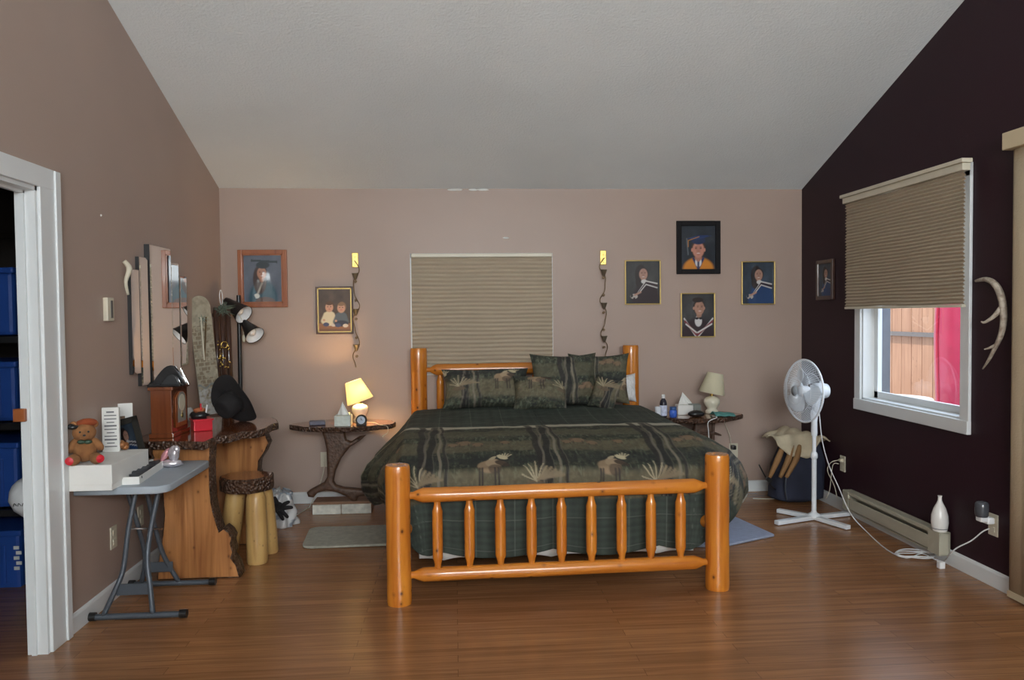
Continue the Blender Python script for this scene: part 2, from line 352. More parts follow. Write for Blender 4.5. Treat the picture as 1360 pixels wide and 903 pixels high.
def base(p0, p1, n, name):
    p0 = Vector(p0); p1 = Vector(p1); n = Vector(n); h = .088; prof = [(0, 0), (.013, 0), (.013, h-.014), (.009, h-.004), (0, h)]
    b = MB(); vs = [p+n*a+Vector((0, 0, z)) for p in (p0, p1) for a, z in prof]; k = len(prof)
    b.add(vs, [(i, i+1, k+i+1, k+i) for i in range(k-1)]+[tuple(range(k))[::-1], tuple(range(k, 2*k))], 0, False); struct(name, b, M_trim)
base((XL, YB, 0), (XR, YB, 0), (0, -1, 0), 'baseboard_back')
base((XL, 3.69, 0), (XL, YB-.014, 0), (1, 0, 0), 'baseboard_left')
base((XR, YF, 0), (XR, YB-.014, 0), (-1, 0, 0), 'baseboard_right')
# doorway casing (left wall)
d1 = MB()
for y in (DY1+.085, DY0-.085):
    d1.box((XL+.009, y, (DZ+.09)/2), (.018, .17, DZ+.09), bev=.004); d1.box((XL+.022, y+.055*(1 if y > 3 else -1), (DZ+.09)/2), (.010, .045, DZ+.085), bev=.003)
d1.box((XL+.010, (DY0+DY1)/2, DZ+.045), (.019, DY1-DY0+.33, .09), bev=.004)
for y in (DY1-.009, DY0+.009): d1.box((XL-TL/2, y, DZ/2), (TL+.01, .018, DZ)); d1.box((XL-TL/2-.01, y-.014*(1 if y > 3 else -1), DZ/2-.01), (.02, .012, DZ-.02))
d1.box((XL-TL/2, (DY0+DY1)/2, DZ-.009), (TL+.01, DY1-DY0, .018)); d1.box((XL-TL/2-.01, (DY0+DY1)/2, DZ-.024), (.02, DY1-DY0, .014))
struct('door_1', d1, M_trim)
# dark store room behind the doorway
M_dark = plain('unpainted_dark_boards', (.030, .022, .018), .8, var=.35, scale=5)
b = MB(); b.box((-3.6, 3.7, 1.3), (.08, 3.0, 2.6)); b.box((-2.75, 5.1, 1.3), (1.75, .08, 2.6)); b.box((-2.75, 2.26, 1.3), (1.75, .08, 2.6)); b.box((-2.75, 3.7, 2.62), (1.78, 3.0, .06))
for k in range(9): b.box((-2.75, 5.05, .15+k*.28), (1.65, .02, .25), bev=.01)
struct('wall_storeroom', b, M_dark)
M_rack = plain('black_wire_rack', (.012, .012, .014), .5)
t = thing('shelving_rack', 'black shelving rack of blue totes seen through the doorway', 'shelf', (-2.62, 4.62, 0))
zs = []
for py in (790, 681, 566, 451): zs.append(hit(12, py, 'y', 4.35)[2])
for z in zs:
    b = MB((-2.62, 4.62, 0)); b.box((-2.62, 4.35, z), (1.3, .02, .035)); b.box((-2.62, 4.9, z), (1.3, .02, .035))
    for k in range(30): b.cyl((-3.25+k*.043, 4.34, z+.012), (-3.25+k*.043, 4.9, z+.012), .003, seg=5)
    for y in (4.5, 4.62, 4.75): b.cyl((-3.26, y, z+.006), (-1.98, y, z+.006), .004, seg=5)
    part('shelf', b, M_rack, t)
for x in (-3.27, -1.97):
    for y in (4.34, 4.9): b = MB((-2.62, 4.62, 0)); b.cyl((x, y, 0), (x, y, 2.0), .014, seg=10); part('post', b, M_rack, t)
def tote(x, z, w, h, label):
    loc = (x, 4.60, z+.022); t = thing('storage_tote', label, 'storage tote', loc, 'blue totes in the dark store room')
    b = MB(); b.box((0, 0, h/2), (w*.93, .44, h), bev=.02); 
    for k in (-.32, -.11, .11, .32): b.box((k*w, -.222, h*.45), (.018, .012, h*.7), bev=.004)
    part('tub', b, M_blue, t); b = MB(); b.box((0, 0, h+.008), (w, .49, .032), bev=.01); part('lid', b, M_blue, t); return t
xs = [hit(4, 500, 'y', 4.38)[0], hit(60, 500, 'y', 4.38)[0]]
for i, z in enumerate(zs):
    h = [.30, .33, .30, .34][i]
    nm = ['on the bottom shelf', 'on the shelf behind the white helmet', 'on the third shelf, behind the wooden rail', 'on the top shelf'][i]
    tote(-2.62, z, .56, h, 'blue plastic storage tote '+nm+', seen through the doorway')
tote(-2.17, zs[0], .27, .27, 'narrow blue tote with a white label at the door jamb on the bottom shelf')
p = hit(22, 740, 'y', 4.36); b = MB(); 
for k in range(5): b.box((p[0]+.012*(k % 2), 4.36, p[2]-.06+k*.028), (.028, .003, .018))
solo('paper_label', b, M_paper, 'white paper label hanging on a blue tote by the door jamb', 'label')
p = hit(43, 658, 'y', 3.95); b = MB(); b.ball(p, (.125, .12, .085), 22); 
o = thing('helmet', 'white hard hat hanging just inside the doorway', 'helmet', p); b = MB(p); b.lathe([(.10, -.07), (.105, -.02), (.098, .03), (.07, .075), (.03, .095), (.001, .10)], p, (-.5, -.2, .35), 26); part('shell', b, M_white, o)
b = MB(p); q = Vector((-.5, -.2, .35)).normalized(); b.lathe([(.10, -.075), (.122, -.07), (.122, -.062), (.10, -.055)], p, q, 26, cap=False); part('brim', b, M_white, o)
b = MB(p); 
for k in range(3): b.tube([p+Vector((-.035+.02*k, -.101, -.028)), p+Vector((-.03+.02*k, -.103, -.014)), p+Vector((-.02+.02*k, -.102, -.026))], .0016, 6)
part('marking', b, M_black, o)
pa = hit(-30, 552, 'y', 3.47); pb = hit(36, 551, 'y', 3.47); b = MB(); b.box(((pa[0]+pb[0])/2, 3.462, pb[2]), (abs(pb[0]-pa[0]), .02, .03), bev=.003)
o = thing('door_bar', 'brown wooden rail held by a block on the white door jamb', 'rail', pb)
b = MB(pb); b.box((-2.15, 3.72, pb[2]), (.55, .03, .03), rot=(0, 0, -.9), bev=.003); part('rail', b, M_framewood, o)
b = MB(pb); b.box((-1.85, 3.472, pb[2]), (.05, .035, .055), bev=.004); part('block', b, M_framewood, o)

# ---- right window: casing, sash, glass
w = MB(); cw = .075
for y in (WY0-cw/2, WY1+cw/2): w.box((XR-.009, y, (WZ0+WZ1)/2), (.018, cw, WZ1-WZ0+2*cw), bev=.004)
w.box((XR-.012, (WY0+WY1)/2, WZ0-cw/2), (.026, WY1-WY0+2*cw, cw), bev=.004); w.box((XR-.009, (WY0+WY1)/2, WZ1+cw/2), (.018, WY1-WY0+2*cw, cw), bev=.004)
for y in (WY0+.005, WY1-.005): w.box((XR+TH/2, y, (WZ0+WZ1)/2), (TH, .012, WZ1-WZ0))
for z in (WZ0+.005, WZ1-.005): w.box((XR+TH/2, (WY0+WY1)/2, z), (TH, WY1-WY0, .012))
for y in (WY0+.03, WY1-.03): w.box((XR+.095, y, (WZ0+WZ1)/2), (.03, .05, WZ1-WZ0))
for z in (WZ0+.03, WZ1-.03): w.box((XR+.095, (WY0+WY1)/2, z), (.03, WY1-WY0, .05))
wo = struct('window_2', w, M_trim)
g = MB(); g.grid([[(XR+.095, y, z) for z in (WZ0+.05, WZ1-.05)] for y in (WY0+.05, WY1-.05)]); struct('window_pane', g, M_glass, wo)
# ---- back window behind the lowered shade
w = MB()
for x in (bx0+.015, bx1-.015): w.box((x, YB+.05, (bz0+bz1)/2), (.03, .05, bz1-bz0))
for z in (bz0+.015, bz1-.015): w.box(((bx0+bx1)/2, YB+.05, z), (bx1-bx0, .05, .03))
for x in (bx0-.018, bx1+.018): w.box((x, YB-.006, (bz0+bz1)/2), (.036, .012, bz1-bz0+.07), bev=.002)
for z in (bz0-.018, bz1+.018): w.box(((bx0+bx1)/2, YB-.006, z), (bx1-bx0+.07, .012, .036), bev=.002)
wo = struct('window_1', w, M_trim); g = MB(); g.grid([[(x, YB+.05, z) for z in (bz0+.03, bz1-.03)] for x in (bx0+.03, bx1-.03)]); struct('window_pane', g, M_glass, wo)

# ================================================================ BED
FP = [hit(529.5, 806, 'z', 0), hit(954, 783, 'z', 0)]; FP[0].y = 3.935; FP[1].y = 3.985; FP[0].x = -.292; FP[1].x = 1.368
HP = [Vector((-.272, 5.985, 0)), Vector((1.368, 5.985, 0))]
bed = thing('log_bed', 'queen bed with amber varnished log posts, rails and spindles', 'bed', (.54, 4.96, 0)); BO = (.54, 4.96, 0)
def post(p, h, r):
    b = MB(BO); prof = [(r*.96, 0), (r*1.0, .015)]+[(r*(1+.012*math.sin(k*1.7+p.x*5)), h*k/14) for k in range(1, 14)]+[(r, h-.014), (r*.93, h)]
    b.lathe(prof, p, seg=32, wob=.012); part('post', b, M_pine['z'], bed)
for p, z in zip(FP, (.703, .712)): post(p, z, .0625)
for p, z in zip(HP, (1.205, 1.207)): post(p, z, .0625)
def log(p0, p1, r, name, mat, ten=.018, tl=.03, cone=.05, parent=None, off=None):
    p0 = Vector(p0); p1 = Vector(p1); L = (p1-p0).length; b = MB(off or BO)
    prof = [(ten, 0), (ten, tl), (r*.80, tl+cone*.55), (r, tl+cone)]+[(r*(1+.018*math.sin(k*1.3+L*9)), tl+cone+(L-2*tl-2*cone)*k/12) for k in range(1, 12)]+[(r, L-tl-cone), (r*.80, L-tl-cone*.55), (ten, L-tl), (ten, L)]
    b.lathe(prof, p0, p1-p0, 24, wob=.015); return part(name, b, mat, parent or bed)
fl, fr = FP[0], FP[1]
def on(t, z0, z1): q = fl.lerp(fr, t); q.z = z0+(z1-z0)*t; return q
log(on(.027, .546, .548), on(.973, .546, .548), .0375, 'top_rail', M_pine['x'])
log(on(.027, .142, .143), on(.973, .142, .143), .0365, 'bottom_rail', M_pine['x'])
for i in range(9):
    x = hit([581, 623.5, 664.5, 706, 746, 786, 826.5, 866, 906][i], 690, 'y', 3.95)[0]; t = (x-fl.x)/(fr.x-fl.x)
    log(on(t, .170, .170), on(t, .518, .520), .0265+.0006*(i % 3), 'spindle', M_pine['z'], .017, .02, .035)
hl, hr = HP
log(hl.lerp(hr, .035)+Vector((0, 0, 1.038)), hl.lerp(hr, .965)+Vector((0, 0, 1.043)), .044, 'headboard_top_rail', M_pine['x'])
log(hl.lerp(hr, .035)+Vector((0, 0, .50)), hl.lerp(hr, .965)+Vector((0, 0, .50)), .042, 'headboard_bottom_rail', M_pine['x'])
for i in range(8): x = -.272+1.64*(i+1)/9+(-.02); log((x, 5.985, .53), (x, 5.985, 1.01), .029, 'headboard_spindle', M_pine['z'], .018, .02, .04)
for x0, x1 in ((fl.x+.02, hl.x+.02), (fr.x-.02, hr.x-.02)): log((x0, 4.01, .33), (x1, 5.93, .33), .04, 'side_rail', M_pine['y'])
b = MB(); b.box((.54, 5.02, .50), (1.50, 1.66, .24), bev=.05); solo('mattress', b, M_paper, 'white mattress under the wildlife comforter', 'mattress')
b = MB(); b.box((.54, 5.02, .305), (1.48, 1.70, .15), bev=.02); solo('box_spring', b, plain('pale_ticking', (.30, .32, .33), .9), 'pale box spring inside the log bed frame', 'box spring')

# ---- comforter
GREEN = np.array([.023, .030, .024])
def plaid(u, v):
    n = fbm(u*9, v*9, 3); C = np.ones(u.shape+(3,))*GREEN*(.75+.5*n)[..., None]
    C = C*(1+.25*np.sin(u*2*PI/.064)[..., None]*.5+.12*np.sin(v*2*PI/.05)[..., None])
    for a, per in ((u, .205), (v, .205)):
        d = np.abs(((a/per) % 1)-.5)*per; C = lay(C, .55*(1-sst(.0012, .0045, d)), (.085, .095, .078))
        d = np.abs(((a/per+.32) % 1)-.5)*per; C = lay(C, .35*(1-sst(.002, .009, d)), (.012, .016, .013))
    return C
def wild(u, t, S=1.0, seed=5, per=.645):
    """printed woodland: u metres across, t metres down from the top edge of the band"""
    n1 = fbm(u*26+3, t*30, seed); n2 = fbm(u*70, t*60, seed+1); n3 = fbm(u*7, t*16, seed+2)
    C = np.ones(u.shape+(3,))*np.array([.026, .030, .020]); C = C*(.25+1.5*n1)[..., None]; C = lay(C, sst(.58, .66, fbm(u*95+7, t*28, seed+4))*.8, (.090, .105, .070)); C = lay(C, sst(.60, .68, fbm(u*60+1, t*40, seed+6))*.8, (.008, .010, .009))
    C = lay(C, sst(.52, .68, n2)*.6, (.070, .068, .042))
    C = lay(C, sst(.56, .70, n3)*.6*sst(.05, .12, t), (.012, .014, .011))
    skyh = .085+.018*np.sin(u*2*PI/per+1)
    C = lay(C, (1-sst(skyh-.012, skyh+.016*n1+.006, t))*sst(-.002, .008, t), (.33, .31, .24))
    for y0, hh, cc in ((.27, .07, (.080, .075, .045)), (.48, .06, (.10, .085, .05)), (.79, .09, (.125, .105, .062))):
        m = sst(y0-hh, y0-hh*.5, t+.03*n1)*(1-sst(y0+hh*.5, y0+hh, t-.04*n3)); C = lay(C, m*.75*(.55+.6*n2), cc)
    m = np.exp(-((t-.62)/.05)**2)*.7; C = lay(C, m, (.012, .014, .014))
    p = (u/per) % 1.0
    def X(c): return ((p-c+.5) % 1.0-.5)*per
    # elk herd in the meadow
    for cx, cy, s in ((.30, .43, 1), (.42, .46, .8), (.20, .45, .7), (.66, .44, .7)):
        x = X(cx); C = lay(C, ell(x, t, 0, cy, .038*s, .030*s)*.8, (.16, .10, .06)); C = lay(C, ell(x, t, -.036*s, cy-.014, .012*s, .012*s)*.8, (.10, .06, .04))
        C = lay(C, seg_(x, t, -.025*s, cy+.01, -.025*s, cy+.04*s, .004)*.6, (.03, .02, .015)); C = lay(C, seg_(x, t, .025*s, cy+.01, .026*s, cy+.04*s, .004)*.6, (.03, .02, .015))
    # tree trunks
    for cx, wd, cc, top in ((.02, .024, (.012, .012, .011), .0), (.085, .008, (.15, .13, .095), .02), (.125, .010, (.020, .018, .016), .0), (.93, .022, (.016, .014, .013), .0), (.975, .006, (.10, .085, .065), .02)):
        x = X(cx)+.05*(t-.4)*math.sin(cx*40)+.006*np.sin(t*25+cx*9); C = lay(C, (1-sst(wd*.7, wd*1.1, np.abs(x)))*sst(top, top+.02, t)*(.8+.2*n1), cc)
        C = lay(C, (1-sst(.001, .004, np.abs(x-wd*.8)))*.5*sst(top, top+.02, t), (.12, .11, .085))
    # bull moose
    x = X(.50); cy = .685
    C = lay(C, ell(x, t, .0, cy, .062, .044), (.20, .14, .085)); C = lay(C, ell(x, t, .022, cy-.025, .040, .036), (.26, .19, .12)); C = lay(C, ell(x, t, .030, cy+.02, .035, .03)*.7, (.05, .033, .022))
    for lx in (-.050, -.036, .030, .048): C = lay(C, seg_(x, t, lx, cy+.02, lx*1.08, cy+.115, .0050), (.035, .026, .02))
    C = lay(C, ell(x, t, .066, cy-.022, .036, .020, .5), (.055, .036, .025)); C = lay(C, ell(x, t, .092, cy-.004, .018, .014), (.035, .024, .018))
    C = lay(C, ell(x, t, .075, cy-.072, .032, .017, .5), (.36, .31, .20)); C = lay(C, ell(x, t, .022, cy-.066, .024, .010, -.6)*.9, (.30, .25, .16))
    for a in range(5): C = lay(C, seg_(x, t, .070+.008*a, cy-.075, .062+.016*a, cy-.110+.008*abs(a-2), .0035), (.36, .31, .20))
    # big elk antlers rising from below
    x = X(.90); cy = .775
    C = lay(C, ell(x, t, -.01, cy+.02, .05, .022)*.9, (.10, .072, .045))
    for a in (-1.05, -.72, -.35, .0, .42, .62): L = .12-.03*abs(a); C = lay(C, seg_(x, t, -.01, cy, -.01+L*math.sin(a), cy-L*math.cos(a)-.01*math.sin(a*7), .0034), (.27, .23, .15))
    for k in range(5): C = lay(C, seg_(x, t, .0, cy-.01, .05+.022*k, cy-.075+.010*k, .007)*.8, (.17, .13, .08))
    return C*S
def duvet():
    NP, NI, NS = 900, 170, 90; x0, x1, yh, yf = -.272, 1.372, 5.70, 4.135; R = .13
    segs = []; L1 = yh-(yf+R); La = R*PI/2; L2 = (x1-x0)-2*R; tot = 2*L1+2*La+L2; out = np.zeros((NP, 2)); nor = np.zeros((NP, 2)); wf = np.zeros(NP)
    for i in range(NP):
        s = tot*i/(NP-1)
        if s < L1: out[i] = (x0, yh-s); nor[i] = (-1, 0)
        elif s < L1+La: a = (s-L1)/R; out[i] = (x0+R-R*math.cos(a), yf+R-R*math.sin(a)); nor[i] = (-math.cos(a), -math.sin(a)); wf[i] = math.sin(a)
        elif s < L1+La+L2: out[i] = (x0+R+s-L1-La, yf); nor[i] = (0, -1); wf[i] = 1
        elif s < L1+2*La+L2: a = (s-L1-La-L2)/R; out[i] = (x1-R+R*math.sin(a), yf+R-R*math.cos(a)); nor[i] = (math.sin(a), -math.cos(a)); wf[i] = math.cos(a)
        else: out[i] = (x1, yf+R+(s-L1-2*La-L2)); nor[i] = (1, 0)
    spine = np.stack([np.full(NP, .55), np.clip(out[:, 1]+.0, 4.75, 5.70)], 1)
    def prof(pts): # (out, z) -> resampled by arc length
        P = np.array(pts); d = np.r_[0, np.cumsum(np.hypot(*np.diff(P, axis=0).T))]; t = np.linspace(0, d[-1], NS+1); return np.stack([np.interp(t, d, P[:, 0]), np.interp(t, d, P[:, 1])], 1), d[-1]
    pl, ll = prof([(0, .745), (.03, .738), (.06, .715), (.11, .665), (.18, .60), (.25, .53), (.285, .46), (.275, .38), (.235, .32), (.20, .285)])
    pr, lr = prof([(0, .745), (.04, .735), (.10, .70), (.20, .645), (.32, .56), (.41, .45), (.455, .35), (.46, .27), (.43, .225)])
    pf, lf = prof([(0, .745), (.022, .738), (.036, .715), (.040, .66), (.036, .5), (.028, .3), (.022, .17)])
    ph = np.linspace(0, 1, NP)
    X = np.zeros((NP, NI+NS)); Y = X.copy(); Z = X.copy(); U = X.copy(); V = X.copy()
    for j in range(NI+NS):
        if j < NI:
            f = j/(NI-1); f = f**.85
            xy = spine*(1-f)+out*f; X[:, j], Y[:, j] = xy.T; Z[:, j] = .745; U[:, j], V[:, j] = xy.T
        else:
            k = j-NI+1; q = np.where((out[:, 0] < .55)[:, None], pl[k], pr[k]); ls = np.where(out[:, 0] < .55, ll, lr)
            yfac = (sst(5.75, 5.0, out[:, 1])*.35+.65)*(1-np.where(out[:, 0] < .55, .62, .48)*sst(4.85, 4.2, out[:, 1]))  # hangs closer at both ends
            q = q.copy(); q[:, 0] *= yfac; lift = np.where(out[:, 0] < .55, .17, .25)*sst(4.95, 4.2, out[:, 1]); q[:, 1] += lift*(k/NS)
            fr_ = wf**1.5; qq = q*(1-fr_)[:, None]+pf[k]*fr_[:, None]
            s = out[:, 0]; scal = .050*np.abs(np.sin((s+.07)*PI/.58))*fr_
            kk = k/NS
            zz = qq[:, 1]+(.055-scal)*fr_*kk**2
            fold = kk*(.016*np.sin(ph*70)+.010*np.sin(ph*131+1))*(1-.75*fr_)
            off = qq[:, 0]+fold
            X[:, j] = out[:, 0]+nor[:, 0]*off; Y[:, j] = out[:, 1]+nor[:, 1]*off; Z[:, j] = zz
            arc = kk*(ls*(1-fr_)+lf*fr_); U[:, j] = out[:, 0]+nor[:, 0]*arc; V[:, j] = out[:, 1]+nor[:, 1]*arc
    Z -= .11*np.clip((4.62-np.maximum(Y, yf))/(4.62-yf), 0, 1)**1.8*np.clip((Z-.1)/.6, 0, 1)
    Z += .014*(fbm(U*3+2, V*3, 21)-.5)*np.where(Z > .7, 1, .5)+.007*(fbm(U*11, V*11, 22)-.5)
    Z += .035*sst(5.05, 5.55, Y)*np.exp(-((X-.55)/.75)**4)*(Z > .6)
    Y += .006*(fbm(U*9, Z*9, 23)-.5); 
    C = plaid(U, V); T = 4.86+.012*np.sin(U*5)-V; CW = wild(U+.145, T*.94)*1.2
    m = sst(0, .004, T)*(1-sst(.93, .935, T)); C = C*1.5*(1-m[..., None])+CW*m[..., None]
    b = MB(); n, mm = X.shape; pts = np.stack([X, Y, Z], -1).reshape(-1, 3); idx = np.arange(n*mm).reshape(n, mm)
    q = np.stack([idx[:-1, :-1], idx[:-1, 1:], idx[1:, 1:], idx[1:, :-1]], -1).reshape(-1, 4)
    b.v = [tuple(p) for p in pts.tolist()]; b.f = [tuple(x) for x in q.tolist()]; b.mi = [0]*len(b.f); b.sm = [True]*len(b.f)
    b.col = np.concatenate([C.reshape(-1, 3), np.ones((n*mm, 1))], 1)
    t = thing('comforter', 'dark green plaid comforter with a printed moose and forest band', 'comforter', (0, 0, 0)); t.location = (.54, 4.9, .70)
    b.v = [(x-.54, y-4.9, z-.70) for x, y, z in b.v]
    o = part('cover', b, painted('printed_comforter_cloth', .75, .25, spec=.4), t)
    md = o.modifiers.new('thick', 'SOLIDIFY'); md.thickness = .012; md.offset = 1
    # white lining showing below the scalloped hem
    L = MB((.54, 4.9, .70)); top = []; bot = []
    for k in range(81):
        x = -.20+1.49*k/80; s = abs(math.sin((x+.07)*PI/.58)); z = .20-.045*s
        top.append((x, 4.150, z+.06)); bot.append((x, 4.150, z-.006-.05*(1-s)**2))
    L.grid([top, bot]); o = part('lining', L, M_paper, t, 'white lining edge'); o.modifiers.new('t', 'SOLIDIFY').thickness = .004
duvet()

# ---- pillows
M_pil = painted('printed_pillow_cloth', .8, .3)
def pillow(loc, w, h, th, rot, label, seed, plain_white=False, group='printed pillows on the bed', u0=0.0, t0=.1):
    N = 90; u = np.linspace(-1, 1, N); v = np.linspace(-1, 1, int(N*.8)); Ug, Vg = np.meshgrid(u, v, indexing='ij')
    e = (1-np.abs(Ug)**2.6)*(1-np.abs(Vg)**2.6); T = np.sqrt(np.clip(e, 0, 1))
    pin = 1-.13*(1-np.abs(Ug)**2)*np.abs(Vg)**3; pin2 = 1-.10*(1-np.abs(Vg)**2)*np.abs(Ug)**3
    wr = (fbm(Ug*3+seed, Vg*3, seed)-.5)*.42+(fbm(Ug*8+seed, Vg*8, seed+9)-.5)*.16
    b = MB(); cols = []
    for sgn in (-1, 1):
        X = Ug*w/2*pin2; Z = Vg*h/2*pin; Y = sgn*th/2*T*(1+wr)+.015*(fbm(Ug*2+seed, Vg*2, 5)-.5)
        base_i = len(b.v); n, m = X.shape; P = np.stack([X, Y, Z+h/2], -1).reshape(-1, 3); idx = np.arange(n*m).reshape(n, m)+base_i
        q = np.stack([idx[:-1, :-1], idx[1:, :-1], idx[1:, 1:], idx[:-1, 1:]], -1).reshape(-1, 4)
        if sgn > 0: q = q[:, ::-1]
        b.v += [tuple(p) for p in P.tolist()]; b.f += [tuple(x) for x in q.tolist()]
        if plain_white: C = np.ones(X.shape+(3,))*.7
        else: C = wild((Ug*w/2)+u0, (1-Vg)*h/2*1.35+t0, 1.0, seed=11+seed, per=.52)*1.3+.003
        cols.append(np.concatenate([C.reshape(-1, 3), np.ones((n*m, 1))], 1))
    b.mi = [0]*len(b.f); b.sm = [True]*len(b.f); b.col = np.concatenate(cols)
    o = link_mesh('pillow', b, M_pil); o.location = loc; o.rotation_euler = rot; return tag(o, label, 'pillow', group)
pillow((.225, 5.60, .775), .64, .31, .22, (-.42, 0, .02), 'wide printed pillow leaning at the left of the headboard', 1, u0=.14, t0=.55)
pillow((1.075, 5.76, .775), .46, .385, .17, (-.16, 0, -.12), 'tall printed pillow standing at the far right by the post', 2, u0=.6, t0=.35)
pillow((.80, 5.59, .775), .50, .40, .19, (-.20, 0, .10), 'tall dark printed pillow with a raised left corner right of centre', 3, u0=.0, t0=.10)
pillow((.605, 5.47, .765), (.40), .27, .20, (-.50, .06, .04), 'low printed pillow lying in front between the two larger ones', 4, u0=.30, t0=.62)
pillow((1.03, 5.50, .765), .20, .25, .12, (-.30, .25, -.5), 'small printed pillow with an elk head in front of the right pillow', 5, u0=.47, t0=.66)
pillow((1.285, 5.82, .78), .18, .22, .12, (-.1, 0, .1), 'white pillow peeking out beside the right headboard post', 6, True, group=None)

# ================================================================ NIGHT TABLES
def live_outline(cx, cy, rx, ry, z, seed, n=60, pw=2.4):
    r = np.random.RandomState(seed); ph = r.rand(6)*6.28; pts = []
    for k in range(n):
        a = 2*PI*k/n; c, s = math.cos(a), math.sin(a); f = (abs(c)**pw+abs(s)**pw)**(-1/pw)*(1+.035*math.sin(3*a+ph[0])+.025*math.sin(7*a+ph[1])+.012*math.sin(13*a+ph[2]))
        pts.append((cx+rx*f*c, cy+ry*f*s, z))
    return pts
def trace(pts, ox, oy, sc, y): return [hit(ox+x/sc, oy+y_/sc, 'y', y) for x, y_ in pts]
A_PTS = [(235, 372), (252, 430), (262, 480), (265, 570), (266, 630), (250, 660), (210, 682), (178, 700), (160, 715), (168, 738), (195, 742), (215, 718), (262, 702), (320, 715), (365, 735), (395, 760), (418, 762), (428, 736), (480, 730), (478, 705), (465, 698), (400, 692), (350, 688), (310, 676), (298, 655), (308, 600), (338, 530), (385, 468), (440, 432), (468, 405), (432, 412), (390, 440), (365, 432), (358, 405), (360, 372)]
NT = NTcls = NT
def night_table(cx, cy, label, seed, rx, ztop, mirror=False, yped=5.82):
    t = thing('night_table', label, 'night table', (cx, cy, 0), 'live edge antler night tables'); off = (cx, cy, 0)
    b = MB(off); b.slab(live_outline(cx, cy, rx, .245, ztop-.036, seed, 60, 1.75), (0, 0, .036), .009, 0, 1); part('table_top', b, [M_table, M_bark], t)
    pts = trace(A_PTS, 370, 470, 3.926, yped)
    x_ = cx if not mirror else cx; c0 = -.80
    pts = [Vector((((p.x-c0)*(-1 if mirror else 1))+cx, p.y, p.z*(ztop-.036)/.655)) for p in pts]
    b = MB(off); b.slab([p-Vector((0, .035, 0)) for p in pts], (0, .07, 0), .022, 0, 0, 3); part('antler_pedestal', b, M_antler, t)
    return t
night_table(-.815, 5.83, 'live edge night table on a moose antler left of the bed, lamp lit', 3, .385, .665)
nt2 = night_table(1.83, 5.86, 'live edge night table on antlers right of the bed, under the unlit lamp', 9, .375, .672, True, 5.88)
b = MB((1.83, 5.86, 0)); pc = [hit(900, 590, 'y', 5.85), hit(945, 578, 'y', 5.84), hit(948, 560, 'y', 5.84)]
b.tube([pc[2], hit(947, 575, 'y', 5.84), hit(946, 600, 'y', 5.85)], [.01, .012, .02], 10); b.tube([hit(930, 577, 'y', 5.84), hit(945, 575, 'y', 5.84), hit(958, 578, 'y', 5.84)], [.008, .014, .006], 10)
part('antler_tine', b, M_antler, nt2)
# boards under the left antler
pA = hit(416, 682, 'z', 0); pB = hit(495, 680, 'z', 0)
t = thing('plank_riser', 'low white edged wooden box carrying the left antler table', 'riser', ((pA.x+pB.x)/2, 5.86, 0)); o_ = ((pA.x+pB.x)/2, 5.86, 0)
b = MB(o_); b.box((o_[0], 5.87, .045), (pB.x-pA.x-.01, .17, .09), bev=.002); part('body', b, wood('worn_board', 'x', (.25, .13, .07), (.16, .075, .04), rough=.5, coat=.1), t)
M_worn = plain('chipped_white_paint', (.58, .58, .52), .6, var=.25, scale=20)
b = MB(o_); b.box((pA.x+.105, 5.778, .036), (.205, .014, .07), bev=.002); b.box((pB.x-.115, 5.778, .036), (.215, .014, .07), bev=.002); part('front_board', b, M_worn, t)

# ---- table lamps
def shade_mat(name, c, em=0):
    t = NTcls(name); t.set(Base_Color=c, Roughness=.9); tr = t.n('ShaderNodeBsdfTranslucent'); tr.inputs[0].default_value = (*c, 1); mx = t.n('ShaderNodeMixShader'); mx.inputs[0].default_value = .5
    out = t.t.nodes['Material Output']; t.l(t.b.outputs[0], mx.inputs[1]); t.l(tr.outputs[0], mx.inputs[2]); t.l(mx.outputs[0], out.inputs[0]); return t.m
M_shade = shade_mat('cream_lamp_shade', (.90, .87, .70)); M_ceramic = plain('cream_glazed_ceramic', (.72, .68, .55), .15, var=.03)
M_bulb = NTcls('lit_bulb'); M_bulb.set(Base_Color=(1, .9, .7), Emission_Color=(1, .78, .42), Emission_Strength=30.0); M_bulb = M_bulb.m
def table_lamp(x, y, z, label, tilt, lit, shz=.165):
    t = thing('table_lamp', label, 'lamp', (x, y, z)); prof = [(.046, 0), (.05, .006), (.05, .022), (.040, .030), (.036, .040), (.052, .062), (.062, .085), (.060, .108), (.046, .124), (.030, .130), (.020, .135)]
    b = MB(); b.lathe(prof, seg=32); part('base', b, M_ceramic, t)
    b = MB(); b.cyl((0, 0, .13), (0, 0, .185), .012); part('socket', b, M_brass, t)
    b = MB(); R = Euler(tilt).to_matrix(); q = R@Vector((0, 0, 1)); c = Vector((0, 0, shz))+R@Vector((0, 0, -.01))
    b.lathe([(.098, 0), (.100, .002), (.060, .158), (.058, .16)], c, q, 40, cap=False); b.lathe([(.097, 0.001), (.0565, .159)], c, q, 40, cap=False); part('lamp_shade', b, M_shade, t)
    b = MB(); b.tube([c+q*.155+R@Vector((.056, 0, 0)), c+q*.155, c+q*.155-R@Vector((.056, 0, 0))], .0018, 6); b.tube([c+q*.155+R@Vector((0, .056, 0)), c+q*.155, c+q*.155-R@Vector((0, .056, 0))], .0018, 6); b.tube([(0, 0, .18), c+q*.155], .0018, 6); part('shade_spider', b, M_brass, t)
    b = MB(); b.ball(Vector((0, 0, .215)), (.020, .020, .028), 16); part('bulb', b, M_bulb if lit else M_white, t)
    if lit: l = lamp('table_lamp_light', 'POINT', (0, 0, .0), 19, (1.0, .62, .26), size=.03); l.location = (x+.005, y-.03, z+.245)
    return t
lampL = table_lamp(-.705, 5.86, .666, 'lit cream table lamp with a crooked shade on the left night table', (.0, -.33, 0), True)
